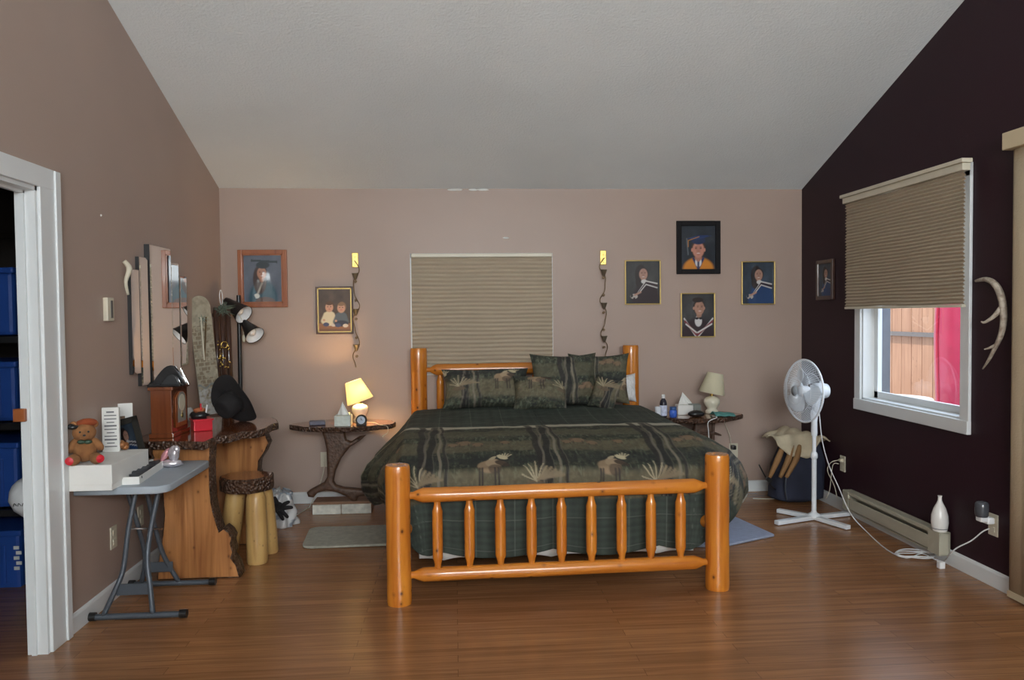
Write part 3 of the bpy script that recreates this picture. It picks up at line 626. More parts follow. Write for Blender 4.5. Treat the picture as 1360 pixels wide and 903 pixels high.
lampR = table_lamp(1.985, 5.90, .673, 'unlit cream ceramic table lamp with a tilted shade on the right night table', (.0, .20, 0), False)

# ---- things on the left table
def tissue_box(p, w, d, h, label, paint, sail, rot=0):
    t = thing('tissue_box', label, 'tissue box', p, rotz=rot); b = MB(); b.box((0, 0, h/2), (w, d, h), bev=.004); part('box', b, paint, t)
    b = MB(); rows = []
    for i in range(9):
        f = i/8; rows.append([Vector(((s-.5)*w*.7*(1-f)*1.1+sail*f*.9, .012*math.sin(s*9+f*3)*(1-f), h-.004+f*.10)) for s in np.linspace(0, 1, 10)])
    b.grid(rows); o = part('tissue', b, M_paper, t); o.modifiers.new('t', 'SOLIDIFY').thickness = .002; return t
M_tis = plain('pale_green_print_card', (.58, .63, .58), .6, var=.10, scale=40)
z1 = .666
p = hit(457, 564, 'z', z1); tissue_box((p.x, 5.69, z1), .115, .115, .075, 'pale green tissue box with a tissue standing up, on the left night table', M_tis, -.005)
px = hit(480, 560, 'y', 5.64).x; t = thing('alarm_clock', 'small black round alarm clock in front of the lit lamp', 'clock', (px+.0, 5.64, z1))
b = MB(); b.lathe([(.036, -.018), (.040, -.012), (.040, .012), (.036, .016)], (0, 0, .042), (0, -1, 0), 32); b.box((0, .0, .012), (.072, .034, .024), bev=.006); part('case', b, M_black, t)
b = MB(); b.lathe([(.028, 0), (.028, .002)], (0, -.0165, .044), (0, -1, 0), 28); part('dial', b, plain('pale_blue_dial', (.45, .52, .62), .2), t)
b = MB(); b.box((0, -.020, .052), (.003, .002, .018)); b.box((.006, -.020, .046), (.014, .002, .003), rot=(0, .5, 0)); part('hands', b, M_black, t)
p = hit(427, 560, 'z', z1); b = MB(); b.box((p.x, 5.74, z1+.016), (.115, .075, .030), rot=(0, 0, .15), bev=.008); solo('wallet', b, plain('slate_blue_leather', (.11, .11, .15), .5, bump=.2), 'slate blue wallet on the left end of the left night table', 'wallet')
p = hit(466, 556, 'z', z1); b = MB(); b.lathe([(.024, 0), (.030, .07), (.028, .07), (.022, .004)], (p.x-.005, 5.85, z1), seg=24); solo('candle_glass', b, plain('yellow_green_wax', (.55, .60, .32), .3), 'small greenish candle glass between tissue box and lit lamp', 'glass')
b = MB((-.705, 5.86, .666)); pts = [Vector((-.66, 5.80, z1+.004)), Vector((-.585, 5.73, z1+.010)), Vector((-.545, 5.655, z1+.004)), hit(514, 566, 'y', 5.575), hit(515, 574, 'y', 5.57), hit(510, 578, 'y', 5.57), hit(508, 580, 'y', 5.57)]
b.tube(pts, [.0022]*5+[.003, .005]); part('switch_cord', b, M_cream, lampL)
b = MB(); pts = [hit(432, 607, 'y', 6.13), hit(430, 625, 'y', 6.09), hit(424, 645, 'y', 6.05), hit(417, 662, 'y', 5.98)]; pts[-1] = Vector((pts[-1].x-.03, 5.98, .02)); pts += [hit(408, 675, 'z', .006), hit(392, 685, 'z', .006), hit(380, 690, 'z', .006)]
b.tube(pts, .003); solo('power_cord', b, M_cream, 'cream power cord running from the outlet behind the left antler to the bag', 'cord')
# ---- things on the right table
z2 = .673
def spot(px, y): return hit(px, 548, 'y', y).x
t = thing('mouthwash_bottle', 'tall dark bottle with white cap and label on the right night table', 'bottle', (spot(881, 5.74), 5.74, z2))
b = MB(); b.lathe([(.024, 0), (.027, .004), (.027, .105), (.022, .125), (.012, .138), (.011, .145)], seg=24); part('bottle', b, plain('dark_brown_syrup', (.02, .018, .03), .1), t)
b = MB(); b.lathe([(.0275, .012), (.0278, .014), (.0278, .088), (.0275, .09)], seg=24, cap=False); part('label_band', b, plain('white_blue_label', (.60, .64, .80), .5, var=.25, scale=60), t)
b = MB(); b.lathe([(.013, .142), (.013, .168), (.011, .17)], seg=20); part('cap', b, M_white, t)
b = MB(); b.lathe([(.020, 0), (.024, .085), (.022, .085), (.019, .004)], (spot(874, 5.68), 5.68, z2), seg=24); solo('medicine_cup', b, plain('frosted_white', (.62, .65, .70), .3), 'short frosted white cup beside the dark bottle', 'cup')
t = thing('ointment_jar', 'blue plastic jar with a blue lid next to the dark bottle', 'jar', (spot(894, 5.72), 5.72, z2)); M_jar = plain('translucent_blue', (.05, .13, .55), .2)
b = MB(); b.lathe([(.024, 0), (.028, .004), (.028, .048), (.024, .055)], seg=24); part('jar', b, M_jar, t); b = MB(); b.lathe([(.024, .055), (.025, .058), (.025, .078), (.022, .080)], seg=24); part('lid', b, plain('dark_blue_lid', (.02, .07, .22), .3), t)
tissue_box((spot(911, 5.88), 5.88, z2), .15, .09, .075, 'white tissue box with a tall tissue behind the blue jar', M_paper, -.03)
b = MB(); b.box((spot(924, 5.86), 5.83, z2+.040), (.055, .03, .078), bev=.003); b.box((spot(920, 5.86), 5.83, z2+.083), (.08, .03, .006)); solo('grey_stand', b, plain('grey_metal_paint', (.20, .21, .19), .4), 'small grey upright holder between tissue box and unlit lamp', 'holder')
b = MB(); b.ball((spot(925, 5.72), 5.72, z2+.022), (.065, .045, .026), 22, noise=.12); solo('eyeglass_case', b, M_black, 'black rounded glasses case at the front of the right night table', 'case')
b = MB(); cx = spot(957, 5.74); rows = []
for i in range(24):
    f = i/23; rows.append([Vector((cx-.06+.15*f, 5.66+.16*g, z2+.003+.030*abs(math.sin(f*7+g*3))*(1-.4*f)*math.sin(PI*g)**.5)) for g in np.linspace(0.02, .98, 16)])
b.grid(rows); o = solo('cleaning_cloth', b, plain('teal_microfibre', (.10, .30, .28), .9, bump=.4), 'crumpled teal cloth in front of the unlit lamp', 'cloth'); o.modifiers.new('t', 'SOLIDIFY').thickness = .003
_rl = Vector((1.985, 5.90, .673)); b = MB(_rl); b.tube([(cx-.075, 5.70, z2+.004), (cx-.070, 5.615, z2+.006), hit(941, 560, 'y', 5.60), hit(941, 572, 'y', 5.60), hit(943, 590, 'y', 5.62), hit(952, 610, 'y', 5.7)], .003); part('power_cord', b, M_white, lampR)
b = MB(); b.tube([hit(958, 553, 'y', 6.06), hit(968, 575, 'y', 6.12), hit(971, 592, 'y', 6.128)], .0025); solo('phone_cable', b, M_cream, 'thin cream cord dropping behind the right night table to the outlet', 'cord')

# ================================================================ WALL FITTINGS
def outlet(p, n, label, double=False, h=.115, plate=None):
    n = Vector(n); t = thing('wall_outlet', label, 'outlet', p); s = Vector((0, 0, 1)).cross(n); w = .072
    def bx(b, c, d, bev=.002): dd = (abs(n.x)*d[1]+abs(s.x)*d[0], abs(n.y)*d[1]+abs(s.y)*d[0], d[2]); b.box(c, dd, bev=bev)
    b = MB(); bx(b, n*.003, (w, .006, h)); part('plate', b, plate or M_cream, t)
    for dz in (-.024, .024): b = MB(); bx(b, n*.0075+Vector((0, 0, dz)), (.032, .004, .028)); part('socket', b, M_cream, t)
    return t
outlet(Vector((XL, 4.158, .32)), (1, 0, 0), 'cream outlet on the left wall behind the folding table legs')
outlet(Vector((XL, 4.51, .34)), (1, 0, 0), 'cream outlet on the left wall beside the slab desk')
outlet(hit(432, 610, 'y', YB), (0, -1, 0), 'cream outlet on the back wall behind the left antler')
outlet(hit(974, 598, 'y', YB), (0, -1, 0), 'dark plugged outlet on the back wall right of the bed')
outlet(Vector((XR, 5.46, .345)), (-1, 0, 0), 'cream outlet on the maroon wall by the backpack')
outlet(Vector((XR, 3.868, .325)), (-1, 0, 0), 'cream outlet on the maroon wall holding the air freshener')
b = MB(hit(974, 598, 'y', YB)); 
b = MB(); p = hit(974, 594, 'y', YB-.03); b.box(p, (.035, .05, .035), bev=.008); solo('plug', b, M_black, 'black plug in the back wall outlet right of the bed', 'plug')
t = thing('thermostat', 'small cream thermostat on the left wall near the doorway', 'thermostat', (XL, 4.15, 1.44))
b = MB(); b.box((.012, 0, .06), (.024, .075, .12), bev=.004); part('case', b, M_cream, t); b = MB(); b.box((.0255, .008, .06), (.003, .022, .09), bev=.001); part('dial', b, plain('dark_dial', (.06, .06, .055), .3), t)
b = MB(); b.lathe([(.006, 0), (.004, .004)], hit(134, 286, 'x', XL), (1, 0, 0), 12); solo('screw', b, M_white, 'tiny white screw high on the left wall near the doorway', 'screw', 'screws in the left wall')
b = MB(); b.lathe([(.006, 0), (.004, .004)], hit(91, 695, 'x', XL), (1, 0, 0), 12); solo('screw', b, M_white, 'tiny white screw low on the left wall beside the door casing', 'screw', 'screws in the left wall')
M_plaster = plain('bare_plaster', (.75, .75, .72), .9)
b = MB(); 
for px, s in ((604, 1.4), (628, .8), (641, 1.1)): q = hit(px, 252.0, 'y', YB-.003); b.ball((q.x, YB-.002, q.z), (.045*s, .003, .008), 12, noise=.3)
solo('plaster_chip', b, M_plaster, 'chipped white paint where back wall meets ceiling above the shade', 'paint chip', 'bare plaster chips')
b = MB(); q = hit(672, 316, 'y', YB); b.ball((q.x, YB-.001, q.z), (.026, .002, .007), 12, noise=.3); solo('plaster_chip', b, M_plaster, 'small white scuff on the back wall above the window shade', 'paint chip', 'bare plaster chips')

# ---- pleated shades
def shade(name, label, P0, along, width, ztop, zbot, npl, out, depth, flare=.0):
    """P0 = left top corner on the wall, along = unit vector, out = unit normal into the room"""
    P0 = Vector(P0); along = Vector(along); out = Vector(out); t = thing(name, label, 'window blind', P0+along*width/2+Vector((0, 0, zbot-P0.z))); off = t.location
    rows = []; n = npl*2
    for i in range(n+1):
        z = ztop-(ztop-zbot)*i/n; d = depth+(.009 if i % 2 else -.004); rows.append([P0+along*(width*k/12)+out*(d+.002*math.sin(k*1.3+i*.6))+Vector((0, 0, z-P0.z+.002*math.sin(k*.9+i*.15))) for k in range(13)])
    b = MB(off); b.grid(rows, flip=True); b.sm = [False]*len(b.sm); o = part('pleated_fabric', b, M_blind, t); md = o.modifiers.new('t', 'SOLIDIFY'); md.thickness = .0015
    c = P0+along*width/2
    def dim(w, d, h): return (abs(along.x)*w+abs(out.x)*d, abs(along.y)*w+abs(out.y)*d, h)
    b = MB(off); b.box(c+out*(depth)+Vector((0, 0, ztop-P0.z+.014+flare/2)), dim(width+flare*2, .035+flare, .028+flare), bev=.004); 
    if flare: b.box(c+out*(depth+.006)+Vector((0, 0, ztop-P0.z+.045+flare/2)), dim(width+flare*2+.03, .05+flare, .022), bev=.003)
    part('head_rail', b, M_cream, t)
    b = MB(off); b.box(c+out*depth+Vector((0, 0, zbot-P0.z-.008)), dim(width, .024, .016), bev=.003); part('bottom_rail', b, M_cream, t)
    return t
pTL = hit(546, 341, 'y', YB-.03); pTR = hit(733, 341, 'y', YB-.03)
shade('window_shade', 'lowered beige pleated shade over the window behind the headboard', (pTL.x, YB, pTL.z), (1, 0, 0), pTR.x-pTL.x, pTL.z-.005, 1.03, 27, (0, -1, 0), .026)
xb = XR-.075; a0 = hit(1124, 300, 'x', xb); a1 = hit(1281, 300, 'x', xb); zt = hit(1281, 224, 'x', xb).z; zb = hit(1281, 404, 'x', xb).z
sh = shade('window_shade', 'half raised tan pleated shade on the maroon wall window', (XR, a0.y, 2.0), (0, -1, 0), a0.y-a1.y, zt-.01, zb, 34, (-1, 0, 0), .075, .012)

# ---- picture frames with painted portraits
M_photo = painted('glossy_photo_print', .4, coat=.22, spec=.3)
def portrait(kind, W=72, H=96):
    u = np.linspace(0, 1, W); v = np.linspace(0, 1, H); x, y = np.meshgrid(u, v, indexing='ij'); Yg = y; n = fbm(x*5, y*5, 8)
    C = np.ones(x.shape+(3,)); S = (.42, .22, .15); G = (.02, .02, .022)
    def face(C, cx, cy, r, hair, side=0, skin=S, ear=True):
        y = cy+(Yg-cy)*1.22
        C = lay(C, ell(x, y, cx, cy+.01, r*1.12, r*1.35), hair); C = lay(C, ell(x, y, cx, cy-r*1.2, r*.5, r*.7), tuple(k*.75 for k in skin))
        if ear: C = lay(C, ell(x, y, cx-r*.98, cy-.02, r*.18, r*.28), skin); C = lay(C, ell(x, y, cx+r*.98, cy-.02, r*.18, r*.28), skin)
        C = lay(C, ell(x, y, cx+side*.01, cy-r*.08, r*.92, r*1.22), skin); C = lay(C, ell(x, y, cx+side*r*.5, cy, r*.35, r)*.4, tuple(k*.6 for k in skin))
        for s in (-1, 1):
            C = lay(C, ell(x, y, cx+s*r*.38+side*r*.15, cy+r*.12, r*.15, r*.07), (.04, .025, .02)); C = lay(C, ell(x, y, cx+s*r*.38+side*r*.15, cy+r*.33, r*.22, r*.05)*.7, hair)
        C = lay(C, ell(x, y, cx+side*r*.2, cy-r*.22, r*.10, r*.16)*.6, tuple(k*.65 for k in skin)); C = lay(C, ell(x, y, cx+side*r*.15, cy-r*.62, r*.32, r*.09), (.55, .30, .26)); C = lay(C, ell(x, y, cx+side*r*.15, cy-r*.60, r*.24, r*.04), (.75, .7, .65))
        return C
    if kind == 'grad_woman':
        C = C*np.array([.10, .12, .16])*(.7+.6*n)[..., None]; C = lay(C, ell(x, y, .5, .05, .36, .42), (.012, .06, .09)); C = lay(C, ell(x, y, .42, .48, .17, .30), (.035, .016, .012)); C = face(C, .47, .62, .125, (.035, .016, .012), ear=False)
        C = lay(C, ell(x, y, .50, .78, .17, .075), (.012, .022, .028)); C = lay(C, ((np.abs(y-.86+.05*(x-.5)) < .022) & (x > .2) & (x < .86)).astype(float), (.015, .028, .035))
        C = lay(C, seg_(x, y, .47, .40, .36, .18, .022), (.30, .28, .24)); C = lay(C, ell(x, y, .34, .14, .07, .05)*(n > .45), (.6, .6, .55)); C = lay(C, ell(x, y, .55, .02, .25, .10)*.8, (.10, .04, .02))
    elif kind == 'babies':
        C = C*np.array([.075, .050, .036])*(.5+1.0*n)[..., None]; C = lay(C, (y < .20).astype(float), (.24, .11, .055)); C = lay(C, (y < .05).astype(float), (.30, .15, .08))
        for cx, cy, cl, hr in ((.34, .52, (.60, .54, .38), (.09, .045, .02)), (.69, .50, (.085, .105, .12), (.22, .13, .07))):
            C = lay(C, ell(x, y, cx, cy-.18, .17, .15), cl); C = lay(C, seg_(x, y, cx-.12, cy-.12, cx-.20, cy-.26, .05), cl); C = lay(C, seg_(x, y, cx+.11, cy-.12, cx+.17, cy-.25, .045), cl)
            C = lay(C, ell(x, y, cx, cy-.30, .21, .07), cl if cx < .5 else (.03, .032, .05)); C = lay(C, ell(x, y, cx-.10, cy-.34, .09, .045), (.05, .06, .12)); C = lay(C, ell(x, y, cx+.12, cy-.35, .08, .04), (.55, .48, .40))
            C = lay(C, ell(x, y, cx+.02, cy+.075, .125, .115), hr); C = lay(C, ell(x, y, cx, cy+.045, .115, .105), (.52, .29, .19)); C = lay(C, ell(x, y, cx, cy+.13, .10, .035), hr)
            for q in (-1, 1): C = lay(C, ell(x, y, cx+q*.042, cy+.060, .018, .011), (.03, .02, .02)); C = lay(C, ell(x, y, cx+q*.065, cy+.02, .03, .02)*.5, (.60, .25, .18))
            C = lay(C, ell(x, y, cx, cy+.005, .032, .010), (.40, .10, .09)); C = lay(C, ell(x, y, cx, cy+.032, .014, .012)*.5, (.36, .19, .13)); C = lay(C, ell(x, y, cx-.16, cy-.24, .035, .025), (.5, .28, .18))
    elif kind == 'grad_boy':
        C = C*np.array([.014, .020, .030])*(.5+1.0*n)[..., None]; C = lay(C, seg_(x, y, .16, .70, .20, .34, .018)*.6, (.16, .18, .20)); C = lay(C, ell(x, y, .5, .0, .45, .27), (.58, .21, .02)); C = lay(C, seg_(x, y, .36, .24, .5, .02, .035), (.02, .03, .10)); C = lay(C, seg_(x, y, .64, .24, .5, .02, .035), (.02, .03, .10)); C = lay(C, ell(x, y, .5, .16, .095, .11), (.62, .62, .64)); C = lay(C, seg_(x, y, .5, .2, .5, .02, .03), (.03, .035, .09))
        C = face(C, .5, .46, .185, (.06, .03, .015), skin=(.50, .22, .16)); C = lay(C, ell(x, y, .5, .67, .205, .10), (.010, .022, .075)); b_ = ((np.abs(y-.735-.10*(x-.5)) < .050-.13*np.abs(x-.52)) & (x > .14) & (x < .88)).astype(float); C = lay(C, b_, (.014, .034, .12)); C = lay(C, seg_(x, y, .52, .75, .20, .66, .008), (.45, .18, .03)); C = lay(C, seg_(x, y, .20, .66, .20, .52, .012), (.45, .18, .03))
    elif kind in ('hood_girl', 'hood_far'):
        bgc = np.array([.050, .048, .046]) if kind == 'hood_girl' else np.array([.05, .07, .10]); C = C*bgc*(.4+.9*n)[..., None]*(1.3-1.1*np.hypot(x-.55, y-.55))[..., None]
        gown = (.020, .008, .011) if kind == 'hood_girl' else (.018, .05, .14); C = lay(C, ell(x, y, .62, .10, .36, .44), gown); C = lay(C, seg_(x, y, .45, .40, .30, .10, .12), gown); C = lay(C, ell(x, y, .44, .68, .17, .24), (.018, .010, .008)); C = lay(C, ell(x, y, .40, .52, .11, .16), (.018, .010, .008))
        C = face(C, .52, .70, .135, (.018, .010, .008), ear=False, skin=(.40, .22, .165)); C = lay(C, ell(x, y, .54, .52, .085, .05), (.58, .56, .54))
        for d_, cc, w_ in ((0, (.60, .57, .55), .015), (-.032, (.03, .012, .016), .020), (-.066, (.56, .53, .51), .013)): C = lay(C, seg_(x, y, .36-.3*d_, .26+d_*.3, .60, .53+d_*1.2, w_), cc); C = lay(C, seg_(x, y, .60, .53+d_*1.2, .93, .47+d_*1.5, w_), cc)
        C = lay(C, ell(x, y, .24, .17, .11, .06)*sst(.40, .5, fbm(x*16, y*16, 9)), (.42, .37, .33)); C = lay(C, seg_(x, y, .26, .20, .44, .27, .022), (.40, .22, .165))
    else:
        C = C*np.array([.050, .050, .052])*(.4+1.0*n)[..., None]*(1.35-1.1*np.hypot(x-.4, y-.6))[..., None]; C = lay(C, ell(x, y, .5, .0, .52, .42), (.024, .010, .014)); C = lay(C, ell(x, y, .52, .36, .11, .13), (.60, .58, .58)); C = face(C, .54, .68, .165, (.020, .012, .008), side=1, skin=(.42, .23, .16)); C = lay(C, ell(x, y, .50, .86, .17, .06), (.018, .011, .008))
        for d_, cc, w_ in ((0, (.60, .58, .56), .020), (.055, (.18, .03, .04), .028), (.11, (.60, .58, .56), .018)): C = lay(C, seg_(x, y, .08+d_*.5, .42-d_*1.2, .46, -.02+d_, w_), cc); C = lay(C, seg_(x, y, .97-d_*.3, .42-d_*1.2, .50, -.02+d_, w_), cc)
        C = lay(C, ell(x, y, .47, .425, .06, .028), (.012, .012, .014)); C = lay(C, ell(x, y, .59, .425, .06, .028), (.012, .012, .014))
    return C
def picture(px0, py0, px1, py1, kind, label, fmat, fw_, wall='back', dep=.022, mat_=0, matcol=None, glint=None):
    if wall == 'back':
        A = hit((px0+px1)/2, py0, 'y', YB); B = hit((px0+px1)/2, py1, 'y', YB); x0 = hit(px0, (py0+py1)/2, 'y', YB).x; x1 = hit(px1, (py0+py1)/2, 'y', YB).x; o = Vector(((x0+x1)/2, YB, B.z)); w = x1-x0; h = A.z-B.z; rz = 0
    else:
        a = hit(px0, (py0+py1)/2, 'x', XR); c = hit(px1, (py0+py1)/2, 'x', XR); w = a.y-c.y; h = hit((px0+px1)/2, py0, 'x', XR).z-hit((px0+px1)/2, py1, 'x', XR).z; o = Vector((XR, (a.y+c.y)/2, hit((px0+px1)/2, py1, 'x', XR).z)); rz = -PI/2
    t = thing('picture_frame', label, 'framed photo', o, rotz=rz)
    b = MB()
    for s in (-1, 1): b.box((s*(w/2-fw_/2), -dep/2, h/2), (fw_, dep, h), bev=.004); b.box((0, -dep/2, h/2+s*(h/2-fw_/2)), (w-2*fw_+.002, dep*.98, fw_), bev=.003)
    part('frame', b, fmat, t)
    if matcol:
        b = MB()
        for s in (-1, 1): b.box((s*(w/2-fw_-.004), -dep*.55, h/2), (.008, dep*.7, h-fw_*2)); b.box((0, -dep*.55, h/2+s*(h/2-fw_-.004)), (w-2*fw_, dep*.7, .008))
        part('inner_lip', b, matcol, t)
    iw, ih = w-2*fw_, h-2*fw_; C = portrait(kind); n, m = C.shape[:2]; b = MB()
    b.grid([[Vector((-iw/2+iw*i/(n-1), -.008, fw_+ih*j/(m-1))) for j in range(m)] for i in range(n)], flip=False); b.col = np.concatenate([C.reshape(-1, 3), np.ones((n*m, 1))], 1); part('photo', b, M_photo, t)
    b = MB(); b.box((0, -.003, h/2), (w-.01, .005, h-.01)); part('backing', b, M_black, t); return t
picture(317, 332, 382, 408, 'grad_woman', 'large oak framed portrait of a graduate in teal gown, left on the back wall', M_framewood, .034, dep=.03, matcol=M_framewood)
picture(420, 380.5, 469.5, 443.5, 'babies', 'dark framed photo of two seated babies above the left night table', M_darkframe, .013, matcol=M_gold)
picture(898, 293.5, 956, 364, 'grad_boy', 'wide black framed photo of a graduate in blue cap and orange hood, topmost', plain('matte_black_frame', (.006, .005, .006), .6, Specular_IOR_Level=.2), .040)
picture(829.5, 345.5, 877, 404.5, 'hood_girl', 'gold framed portrait of a dark haired graduate, left of the black frame', M_gold, .009)
picture(903.5, 389, 949, 448, 'hood_boy', 'gold framed portrait of a graduate with bow tie, lowest of the right hand pictures', M_gold, .009)
picture(984, 347, 1028.5, 404.5, 'hood_far', 'gold framed portrait of a graduate in blue, nearest the maroon wall', M_gold, .009)
picture(1087, 345, 1109, 398, 'hood_far', 'small dark framed picture on the maroon wall beside the shade', M_darkframe, .03, 'right')

# ---- wire candle vines on the back wall
def vine(px, py0, py1, label, cups, sgn=1):
    z0 = hit(px, py0, 'y', YB).z; z1 = hit(px, py1, 'y', YB).z; x = hit(px, (py0+py1)/2, 'y', YB-.04).x
    t = thing('candle_vine', label, 'wall ornament', (x, YB, z1), 'curled wire ornaments on the back wall'); H = z0-z1
    b = MB(); b.box((-.0, -.006, H-.055), (.05, .012, .115), bev=.004); b.lathe([(.007, 0), (.005, .02)], (0, -.012, H-.03), (0, -1, 0), 12); b.lathe([(.007, 0), (.005, .02)], (0, -.012, H-.09), (0, -1, 0), 12); part('bracket', b, M_brass, t)
    b = MB(); pts = []; n = 90
    for k in range(n):
        f = k/(n-1); a = f*cups*PI*2; w = .022+.012*math.sin(f*17); pts.append((sgn*w*math.sin(a), -.04-.012*math.cos(a*2.0), (H-.06)*(1-f)))
    b.tube(pts, .0032, 8, smooth=1)
    for f in np.linspace(.2, .9, cups*2-1):
        c = Vector((0.006*sgn, -.05, (H-.06)*(1-f))); b.tube([c+Vector((.011*(1-k/16)*math.cos(k*.9), 0, .011*(1-k/16)*math.sin(k*.9))) for k in range(14)], .0022, 6, smooth=2)
    part('wire', b, M_iron, t)
    for k in range(cups):
        z = (H-.06)*(1-(k+.55)/cups)+.03; b = MB(); b.lathe([(.004, 0), (.012, .012), (.025, .048), (.028, .052), (.024, .048), (.010, .014)], (.004*sgn, -.05, z-.03), seg=18); part('cup', b, plain('mesh_cup_bronze', (.16, .13, .09), .5, .5), t)
    return t
vine(472, 336, 487, 'curled wire candle holder with brass bracket beside the babies photo', 3)
vine(802.5, 333, 474, 'curled wire candle holder with brass bracket above the tall pillows', 3, -1)
# tiny items: faded pale tag hanging at the lamp
# ---- staggered mirror on the left wall
def yl(px): return hit(px, 420, 'x', XL).y
def zl(px, py): return hit(px, py, 'x', XL).z
t = thing('wall_mirror', 'staggered panel mirror on the left wall above the folding table', 'mirror', (XL, yl(207), zl(207, 515))); off = t.location
panels = [(169.5, 181, 358, 497), (181, 193, 342, 512), (193, 222, 328, 514), (222.5, 232.5, 342, 508), (233, 245, 358, 490)]
for a, c, pt, pb_ in panels:
    ya, yc = yl(a), yl(c); m_ = (a+c)/2; za, zb_ = zl(m_, pb_), zl(m_, pt)
    if a > 222: ya, yc = {222.5: (yl(222.5), yl(222.5)+.155), 233: (yl(222.5)+.158, yl(222.5)+.30)}[a]; za, zb_ = {222.5: (zl(187, 512), zl(187, 342)), 233: (zl(175, 497), zl(175, 358))}[a]
    d = .030 if a == 193 else .020
    b = MB(off); b.box((XL+d/2, (ya+yc)/2, (za+zb_)/2), (d, yc-ya-.004, zb_-za), bev=.0); part('backing', b, M_black, t)
    b = MB(off); y0_, y1_, z0_, z1_ = ya+.003, yc-.003, za+.001, zb_-.001; e = .012; X0 = XL+d+.001; X1 = XL+d+.005
    v = [(X0, y0_, z0_), (X0, y1_, z0_), (X0, y1_, z1_), (X0, y0_, z1_), (X1, y0_+e, z0_+e), (X1, y1_-e, z0_+e), (X1, y1_-e, z1_-e), (X1, y0_+e, z1_-e)]
    b.add(v, [(4, 5, 6, 7), (0, 1, 5, 4), (1, 2, 6, 5), (2, 3, 7, 6), (3, 0, 4, 7), (0, 3, 2, 1)], 0, False); part('mirror_panel', b, M_mirror, t)
q = hit(164, 352, 'x', XL); b = MB(); b.tube([(XL+.012, q.y-.02, q.z+.02), (XL+.03, q.y, q.z-.02), (XL+.018, q.y-.02, q.z-.09), (XL+.02, q.y, q.z-.16)], [.012, .016, .010, .007], 10); solo('wall_hook', b, M_cream, 'cream curved hook on the left wall at the near edge of the mirror', 'hook')

# ================================================================ DESK CORNER
ZD = .785
desk = thing('slab_desk', 'live edge desk on two thick cedar slabs against the left wall', 'desk', (-1.5, 4.8, 0)); DO = (-1.5, 4.8, 0)
S1 = [(465, 580), (900, 596), (893, 560), (880, 512), (852, 475), (862, 445), (850, 402), (858, 372), (840, 342), (812, 320), (790, 335), (775, 290), (760, 240), (748, 180), (742, 100), (740, 0), (745, -110), (440, -110), (436, -70), (450, -40), (470, 0), (480, 60), (495, 150), (502, 250), (494, 350), (482, 430), (470, 500)]
pts = trace(S1, 90, 620, 3.926, 4.42); zmin = min(p.z for p in pts)
for p in pts: p.z = max(0, min(p.z, ZD-.045)); p.x = max(p.x, XL+.02)
for p in pts[:2]: p.z = 0
b = MB(DO); b.slab(pts, (0, .12, 0), .006, 0, 1); part('slab_leg', b, [M_slab, M_bark], desk)
S2 = [(285, 760), (345, 750), (352, 700), (345, 660), (350, 640), (343, 625), (344, 612), (352, 600), (357, 588), (352, 576), (285, 580), (280, 600)]
pts = [hit(x, y, 'y', 5.06) for x, y in S2]
for p in pts: p.z = max(0, min(p.z, ZD-.045))
for p in pts[:2]: p.z = 0
pts[0].x = pts[-1].x = pts[-2].x = XL+.03
b = MB(DO); b.slab(pts, (0, .10, 0), .006, 0, 1); part('slab_leg', b, [M_slab, M_bark], desk)
top = [hit(x, y, 'z', ZD) for x, y in ((197, 583), (235, 586), (272, 587), (280, 583), (290, 579), (305, 578), (322, 573), (340, 572), (352, 569), (362, 563), (370, 561), (368, 557), (362, 554))]
top = [Vector((max(p.x, XL+.004), p.y, ZD-.045)) for p in top]; top[0] = Vector((XL+.004, top[1].y+.01, ZD-.045))
top += [Vector((top[-1].x-.1, 5.22, ZD-.045)), Vector((XL+.30, 5.36, ZD-.045)), Vector((XL+.004, 5.36, ZD-.045))]
b = MB(DO); b.slab(top, (0, 0, .045), .008, 0, 1); part('desk_top', b, [M_desktop, M_bark], desk)
# ---- stool
SX, SY = -1.245, 4.74
st = thing('log_stool', 'round bark edged stool on thick peeled log legs in front of the desk', 'stool', (SX, SY, 0)); zs_ = .50
b = MB(); b.slab([(p[0]-SX, p[1]-SY, p[2]) for p in live_outline(SX, SY, .155, .145, zs_-.075, 4, 40, 2.0)], (0, 0, .085), .012, 0, 1); part('seat', b, [M_desktop, M_bark], st)
for (x, y), (xx, yy) in zip(((hit(342, 747, 'z', 0)[:2]), (hit(357, 733, 'z', 0)[:2]), (-1.40, 4.86)), ((hit(340, 660, 'y', 4.68)[0], 4.68), (hit(349, 655, 'y', 4.84)[0], 4.83), (-1.33, 4.83))):
    b = MB((SX, SY, 0)); p0 = Vector((x, y, 0)); p1 = Vector((xx, yy, zs_-.07)); L = (p1-p0).length; b.lathe([(.056, 0), (.060, .01), (.062, L*.3), (.060, L*.7), (.056, L*.9), (.046, L-.01), (.03, L)], p0, p1-p0, 26, wob=.01)
    part('leg', b, M_pale, st)
for o in st.children:
    if o.name.startswith('leg'):
        for v in o.data.vertices: v.co.z = max(v.co.z, 0)
